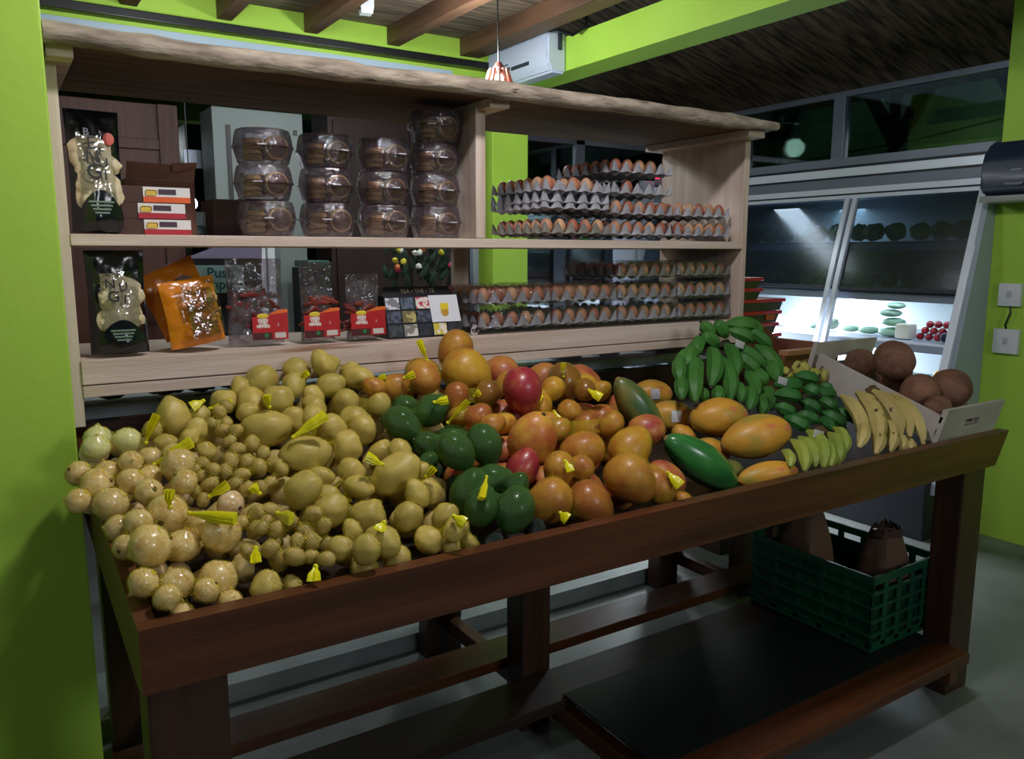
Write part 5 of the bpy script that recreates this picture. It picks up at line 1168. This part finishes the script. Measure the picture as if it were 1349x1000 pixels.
PLG = mk('plantain_green', (74, 128, 56), .5, (54, 106, 44), 6, spec=.3, c3=(90, 110, 50), s3=30, t3=.70, bump=.1, bscale=20)
PLG2 = mk('banana_deep_green', (58, 116, 52), .5, (42, 94, 42), 6, spec=.3, bump=.1, bscale=20)
BYG = mk('banana_yellow_green', (166, 176, 76), .5, (132, 152, 62), 5, c3=(80, 80, 34), s3=40, t3=.68)
BYB = mk('banana_ripe', (202, 184, 116), .5, (178, 156, 90), 6, c3=(70, 46, 28), s3=30, t3=.64)
BOV = mk('banana_spotted', (190, 184, 90), .45, (150, 150, 70), 6, c3=(50, 36, 24), s3=22, t3=.58)
d1 = lambda px, py: 2.0 - (py - 420) * .0021
bunch('plantain_bunch', 'tall bunch of green plantains heaped against the end of the pine shelf', 'plantains', Z6, 4.346, [
    (140, 470, 125, 400, 56), (250, 520, 240, 440, 56), (320, 440, 322, 520, 60), (500, 440, 508, 565, 58), (560, 480, 585, 595, 60), (130, 380, 125, 505, 60), (430, 420, 460, 520, 60),
    (180, 240, 108, 280, 50), (120, 265, 115, 410, 62), (190, 200, 165, 330, 62), (215, 270, 200, 520, 78), (285, 215, 290, 430, 72), (340, 270, 400, 510, 74), (375, 195, 432, 370, 66),
    (420, 250, 560, 360, 66), (590, 290, 662, 400, 62), (545, 200, 690, 375, 64), (410, 205, 600, 335, 68), (520, 345, 602, 425, 68), (590, 440, 635, 555, 66), (480, 350, 560, 480, 60),
    (235, 160, 205, 250, 60), (335, 200, 235, 135, 62), (380, 150, 320, 55, 60), (310, 150, 235, 65, 58), (500, 60, 575, 135, 50), (460, 95, 635, 215, 56), (390, 110, 530, 175, 60), (370, 75, 560, 100, 66)],
    d1, PLG, mk('plantain_tip', (46, 44, 26), .7), (400, 190), jit=.010)
d2 = lambda px, py: 1.745 - (py - 495) * .0026
bunch('banana_bunch', 'bunch of short deep green bananas lying in front of the plantains', 'bananas', Z6, 4.346, [
    (905, 428, 985, 446, 38), (880, 470, 1000, 478, 48), (1000, 560, 1095, 632, 44), (900, 500, 1010, 572, 52), (920, 580, 1055, 665, 58), (905, 620, 985, 680, 52), (780, 590, 905, 640, 58), (800, 520, 910, 580, 60),
    (820, 440, 905, 480, 60), (770, 370, 900, 402, 56), (650, 475, 805, 500, 60), (650, 425, 805, 432, 64), (655, 545, 765, 595, 60), (710, 610, 845, 682, 64)],
    d2, PLG2, mk('plantain_tip', ()), (800, 500))
d3 = lambda px, py: 1.505 - (py - 565) * .0022
bunch('banana_bunch', 'hand of yellow-green bananas hanging behind the front rail', 'bananas', Z6, 4.346, [
    (700, 800, 742, 890, 44), (750, 740, 825, 915, 58), (795, 725, 885, 890, 60), (995, 670, 1055, 810, 52), (960, 700, 1012, 880, 58), (900, 740, 975, 890, 62), (845, 690, 935, 895, 72)],
    d3, BYG, mk('banana_tip', (92, 70, 40), .7), (900, 700), bend=.28)
d4 = lambda px, py: 1.605 - (py - 510) * .0021
bunch('banana_bunch', 'large ripe brown-flecked banana bunch beside the coconut crate', 'bananas', ZB, 4.818, [
    (430, 600, 440, 770, 60), (520, 640, 545, 810, 66), (690, 700, 700, 795, 60), (740, 730, 765, 790, 50), (590, 600, 635, 800, 68),
    (650, 430, 850, 750, 52), (610, 440, 765, 700, 62), (530, 410, 705, 690, 76), (430, 420, 560, 750, 80), (330, 440, 475, 745, 66)],
    d4, BYB, mk('banana_tip', ()), (520, 410), bend=.26)
d5 = lambda px, py: 1.88
bunch('banana_bunch', 'small cluster of spotted overripe bananas behind the green bananas', 'bananas', Z6, 4.346, [
    (760, 380, 830, 290, 76), (850, 400, 880, 325, 66), (900, 410, 925, 330, 60), (700, 370, 745, 340, 60)], d5, BOV, mk('banana_tip', ()), (820, 400))
# clear stickers / labels on the bunches
for k, (x, y, dd) in enumerate(((455, 190, d1), (700, 400, d2), (905, 705, d3))):
    q2 = Z6(x, y); p = PY(q2[0], q2[1], dd(*q2) - .035)
    solo('paper_label', MB().box(p + Vector((-.022, -.002, -.012)), p + Vector((.022, .001, .012)), .001, Matrix.Rotation(.3, 3, 'Y')), mk('label_pale', (206, 204, 210), .3), ['white paper label on the tall plantain bunch', 'white paper label on the short green bananas', 'white paper label on the yellow-green hand of bananas'][k], 'label', p)

# ------------------------------------------------------------------ let the heap come to rest
def kids(*names): return [c for o in list(C0.objects) if o.parent and o.parent.name.split('.')[0] in names and o.type == 'MESH' for c in [o]]
solid = solid_bvh(kids('produce_stand', 'display_shelf', 'coconut_crate', 'banana_bunch', 'plantain_bunch') + [o for o in C0.objects if o.name.split('.')[0] in ('steel_ledge', 'wall_left')])
tops = [it['o'] for it in ITEMS] + PAPO_; bagof = [it['bag'] for it in ITEMS] + [None] * len(PAPO_)
settle(tops, solid, bagof, iters=150)
settle([o for o in C0.objects if o.name.split('.')[0] == 'coconut'], solid_bvh(kids('coconut_crate', 'produce_stand', 'banana_bunch')), iters=120)

# ------------------------------------------------------------------ net bags that cling to each group
NETY = netmat('yellow_net', (230, 218, 50), .11, 1.0); NETG = netmat('green_net', (110, 180, 60), .10, 1.0)
TIE = mk('yellow_tie', (238, 232, 24), .35, (214, 206, 16), 20, bump=.4, bscale=60, coat=.3)
def tie_mesh(mb, a, b, w):
    a = Vector(a); b = Vector(b); n = (b - a).normalized()
    mb.ico(a, w * .36, 2, (1, 1, 1), .2, 3, 1); sd = n.cross(CF).normalized()
    for s_, e in ((-.35, 0), (.35, 0), (0, .1)):
        e_ = b + sd * s_ * w * 1.1 - CF * e * w; md = (a + e_) / 2 + sd * s_ * w * .5 - CF * .004
        mb.tube([a, a + (md - a) * .5, md, e_], [w * .30, w * .26, w * .50, w * .62], 8, flat=.30)
TIES = dict(onion_a=[((200, 583), (215, 546))], onion_c=[((203, 612), (253, 582))], onion_d=[((224, 668), (224, 645)), ((250, 676), (310, 684))], potato_b=[((276, 538), (306, 530)), ((355, 536), (352, 520))], potato_c=[((388, 498), (398, 490))], potato_d=[((495, 500), (508, 495))], potato_e=[((386, 576), (430, 546))], potato_a=[((300, 528), (284, 536))], baby_c=[((284, 654), (308, 637))], baby_a=[((342, 650), (332, 640))], baby_d=[((366, 676), (384, 684))], baby_e=[((337, 722), (336, 742)), ((416, 746), (414, 766))], potato_g=[((504, 612), (482, 601)), ((562, 628), (572, 616))], potato_f=[((458, 640), (458, 662))], potato_h=[((598, 680), (612, 690))], potato_i=[((506, 688), (500, 700))], avocado_a=[((572, 530), (590, 526))], avocado_b=[((590, 557), (617, 528))], avocado_c=[((641, 628), (634, 657))], mango_a=[((532, 498), (546, 492))], mango_b=[((563, 475), (552, 448))], mango_c=[((625, 522), (632, 516))], mango_d=[((692, 496), (714, 504))], mango_e=[((742, 496), (742, 478)), ((776, 514), (792, 524))], mango_f=[((730, 542), (738, 560))], mango_g=[((745, 608), (750, 622)), ((738, 676), (748, 684))], mango_h=[((880, 615), (897, 632))])
NETT = []; BAGO = []; TIED = []
ALLT = [(o_, b_[0]) for o_, b_ in zip(tops, solid_bvh(tops))] + [(None, b_[0]) for b_ in solid]
for bag in BAGN:
    its = [it['o'] for it in ITEMS if it['bag'] == bag]
    if not its: continue
    bm = bmesh.new(); cen = sum((o.location for o in its), Vector()) / len(its)
    for o in its:
        V, Pz = _local(o); M = np.array(_mat(o)); W_ = V @ M[:3, :3].T; nr = np.linalg.norm(W_, axis=1)[:, None]
        W_ = W_ * (1 + .0022 / nr) + M[:3, 3] - np.array(cen); vs = [bm.verts.new(w) for w in W_.tolist()]
        for p_ in Pz: bm.faces.new([vs[k] for k in p_])
        for ch in o.children:      # the net passes over root and stem ends too
            V2, P2 = _local(ch); M2 = np.array(_mat(o) @ _mat(ch)); c2 = V2.mean(0); sz = np.linalg.norm(V2 - c2, axis=1).max() * max(o.scale)
            V2 = (V2 - c2) * (1 + .0024 / sz * 1.5) + c2; W2 = V2 @ M2[:3, :3].T + M2[:3, 3] - np.array(cen)
            bb = [(x, y, z) for x in (W2[:, 0].min(), W2[:, 0].max()) for y in (W2[:, 1].min(), W2[:, 1].max()) for z in (W2[:, 2].min(), W2[:, 2].max())]
            hv = [bm.verts.new(w) for w in W2.tolist()]; hl = bmesh.ops.convex_hull(bm, input=hv, use_existing_faces=False)
            junk = [g for g in hl['geom_interior'] if isinstance(g, bmesh.types.BMVert)]; bmesh.ops.delete(bm, geom=junk, context='VERTS')
    done = [0]      # the net stretches from each piece to its neighbour
    while len(done) < len(its):
        cand = sorted(((its[a].location - its[b].location).length - max(its[a].scale) - max(its[b].scale), a, b) for a in done for b in range(len(its)) if b not in done)
        pick = None
        for f_ in (.6, .42, .28, .15, .08):      # as wide as the neighbours leave room for
            for d_, a_, b_ in cand[:(3 if f_ > .2 else 60)]:
                w_ = min(min(its[a_].scale), min(its[b_].scale)) * f_; tq = MB(); tq.tube([its[a_].location, its[b_].location], w_ + .0055, 12); tr3 = BVHTree.FromBMesh(tq.b); tq.b.free()
                if not any(tr3.overlap(T_) for o_, T_ in ALLT if o_ not in its) and not any(tr3.overlap(T_) for T_ in NETT): pick = (a_, b_, w_); break
            if pick: break
        a_, b_, w_ = pick or (cand[0][1], cand[0][2], .003)
        pa, pb_ = its[a_].location - cen, its[b_].location - cen
        if not pick: done.append(b_); continue
        tm = MB(); tm.tube([pa, pb_], w_, 12); bmesh.ops.recalc_face_normals(tm.b, faces=tm.b.faces); tmp_me = bpy.data.meshes.new('bridge'); tm.b.to_mesh(tmp_me); tm.b.free(); bm.from_mesh(tmp_me); bpy.data.meshes.remove(tmp_me); done.append(b_)
    me = bpy.data.meshes.new('net_shell'); bm.to_mesh(me); bm.free(); tmp = bpy.data.objects.new('net_shell', me); C0.objects.link(tmp)
    md = tmp.modifiers.new('join', 'REMESH'); md.mode = 'VOXEL'; md.voxel_size = .0036; md.adaptivity = 0
    bpy.context.view_layer.update(); me2 = bpy.data.meshes.new_from_object(tmp.evaluated_get(bpy.context.evaluated_depsgraph_get())); bpy.data.objects.remove(tmp)
    me2.materials.clear(); me2.materials.append(NETG if bag.startswith('avo') else NETY); me2.name = 'net'
    n = len(me2.vertices); co_ = np.empty(n * 3, np.float32); me2.vertices.foreach_get('co', co_); co_ = co_.reshape(-1, 3); pts = co_ + np.array(cen)
    near_ = [T_ for o_, T_ in ALLT if o_ not in its] + NETT; pol = [tuple(p_.vertices) for p_ in me2.polygons]
    for _ in range(40):      # where two bags touch, each net gives way a little
        B_ = BVHTree.FromPolygons(pts.tolist(), pol); mvd = set()
        for T_ in near_:
            pr_ = B_.overlap(T_)
            for f_ in {q_[0] for q_ in pr_}: mvd |= {(v_, id(T_)) for v_ in pol[f_]}
            if pr_:
                for v_ in {v_ for v_, t_ in mvd if t_ == id(T_)}:
                    q_, nn_, _i, dd_ = T_.find_nearest(Vector(pts[v_])); sg = (Vector(pts[v_]) - q_).dot(nn_)
                    if sg < .0009: pts[v_] += np.array(nn_) * (.0011 - sg if sg > -.004 else .0015)
        if not mvd: break
    NETT.append(BVHTree.FromPolygons(pts.tolist(), pol)); co_ = (pts - np.array(cen)).astype(np.float32); me2.vertices.foreach_set('co', co_.ravel()); me2.update()
    uvl = me2.uv_layers.new(name='UVMap'); li = np.empty(len(me2.loops), np.int32); me2.loops.foreach_get('vertex_index', li); cell = .0060
    uvv = np.stack([co_[li] @ np.array(CR) / cell, co_[li] @ np.array(CU) / cell], 1).astype(np.float32); uvl.data.foreach_set('uv', uvv.ravel())
    me2.polygons.foreach_set('use_smooth', [True] * len(me2.polygons))
    full = BAGN[bag]
    lab = ('green-tinted' if bag.startswith('avo') else 'yellow') + ' net bag around the ' + full.replace(' in the smooth net bag', '').replace(' in the net bag', '').replace(' in the lowest net bag', ' lowest down').replace(' in the topmost net bag', ' topmost').replace(' in the highest net bag', ' highest up')
    o = thing('net_bag', lab, 'net bag', cen, 'yellow net bags of produce'); link('net', me2, o)
    BAGO.append((bag, o, its, pts, NETT[-1]))
def touches(mb, its, own):
    T_ = BVHTree.FromBMesh(mb.b); return any(T_.overlap(q) for o_, q in ALLT) or any(T_.overlap(q) for q in NETT if q is not own) or any(T_.overlap(q) for q in TIED)
for bag, o, its, pts, own in BAGO:      # every tie is knotted on last, lying over whatever is beside its bag
    for a, b in TIES.get(bag, []):
        best = None; rel = pts - np.array(CAM)
        for ox, oy in [(0, 0)] + [(q * math.cos(t_), q * math.sin(t_)) for q in (8, 15, 23, 32) for t_ in (0, 1.57, 3.14, 4.71, .8, 2.4, 3.9, 5.5)]:
            d = ray(a[0] + ox, a[1] + oy).normalized(); e = ray(b[0] + ox, b[1] + oy).normalized(); tt = rel @ np.array(d); pr = np.linalg.norm(rel - tt[:, None] * np.array(d), axis=1); near = pr < .008
            if not near.any(): continue
            da = float(tt[near].min())
            for la, lb, w_ in [(.010 + x, .022 + x + y, w_) for w_ in (.0135, .0105) for x in (0, .006, .014) for y in (0, .012, .026, .045, .065)]:
                mb = MB(); tie_mesh(mb, CAM + d * (da - la), CAM + e * (da - lb), w_)
                if not touches(mb, its, own): best = mb; break
                mb.b.free()
            if best: break
        if best is None: continue
        TIED.append(BVHTree.FromBMesh(best.b)); part('tie', best, TIE, o)
p = PX(112, 688, .148)
solo('yellow_tie_scrap', MB().ico((.128, p.y, p.z + .03), .022, 2, (.35, 1, .5), .3, 2, 2), TIE, 'yellow net tie poking out beside the green wall at the tray edge', 'tie', (.135, p.y, p.z))

FG = [o for o in C0.objects if o.parent is None and o.type == 'MESH' and o.name.split('.')[0] in ('wrapped_greens', 'white_block', 'red_apple', 'purple_cabbage', 'fruit', 'leafy_greens')]
for o in FG:      # measure each from its own middle so it settles about its centre
    V, _p = _local(o); c = V.mean(0); V = V - c
    if not o.get('centred'):
        o.data.vertices.foreach_set('co', V.astype(np.float32).ravel()); o.location = o.location + Vector(c.tolist()); o.data.update()
settle(FG, solid_bvh(kids('display_fridge')), iters=160, step=.003, minf=.6)
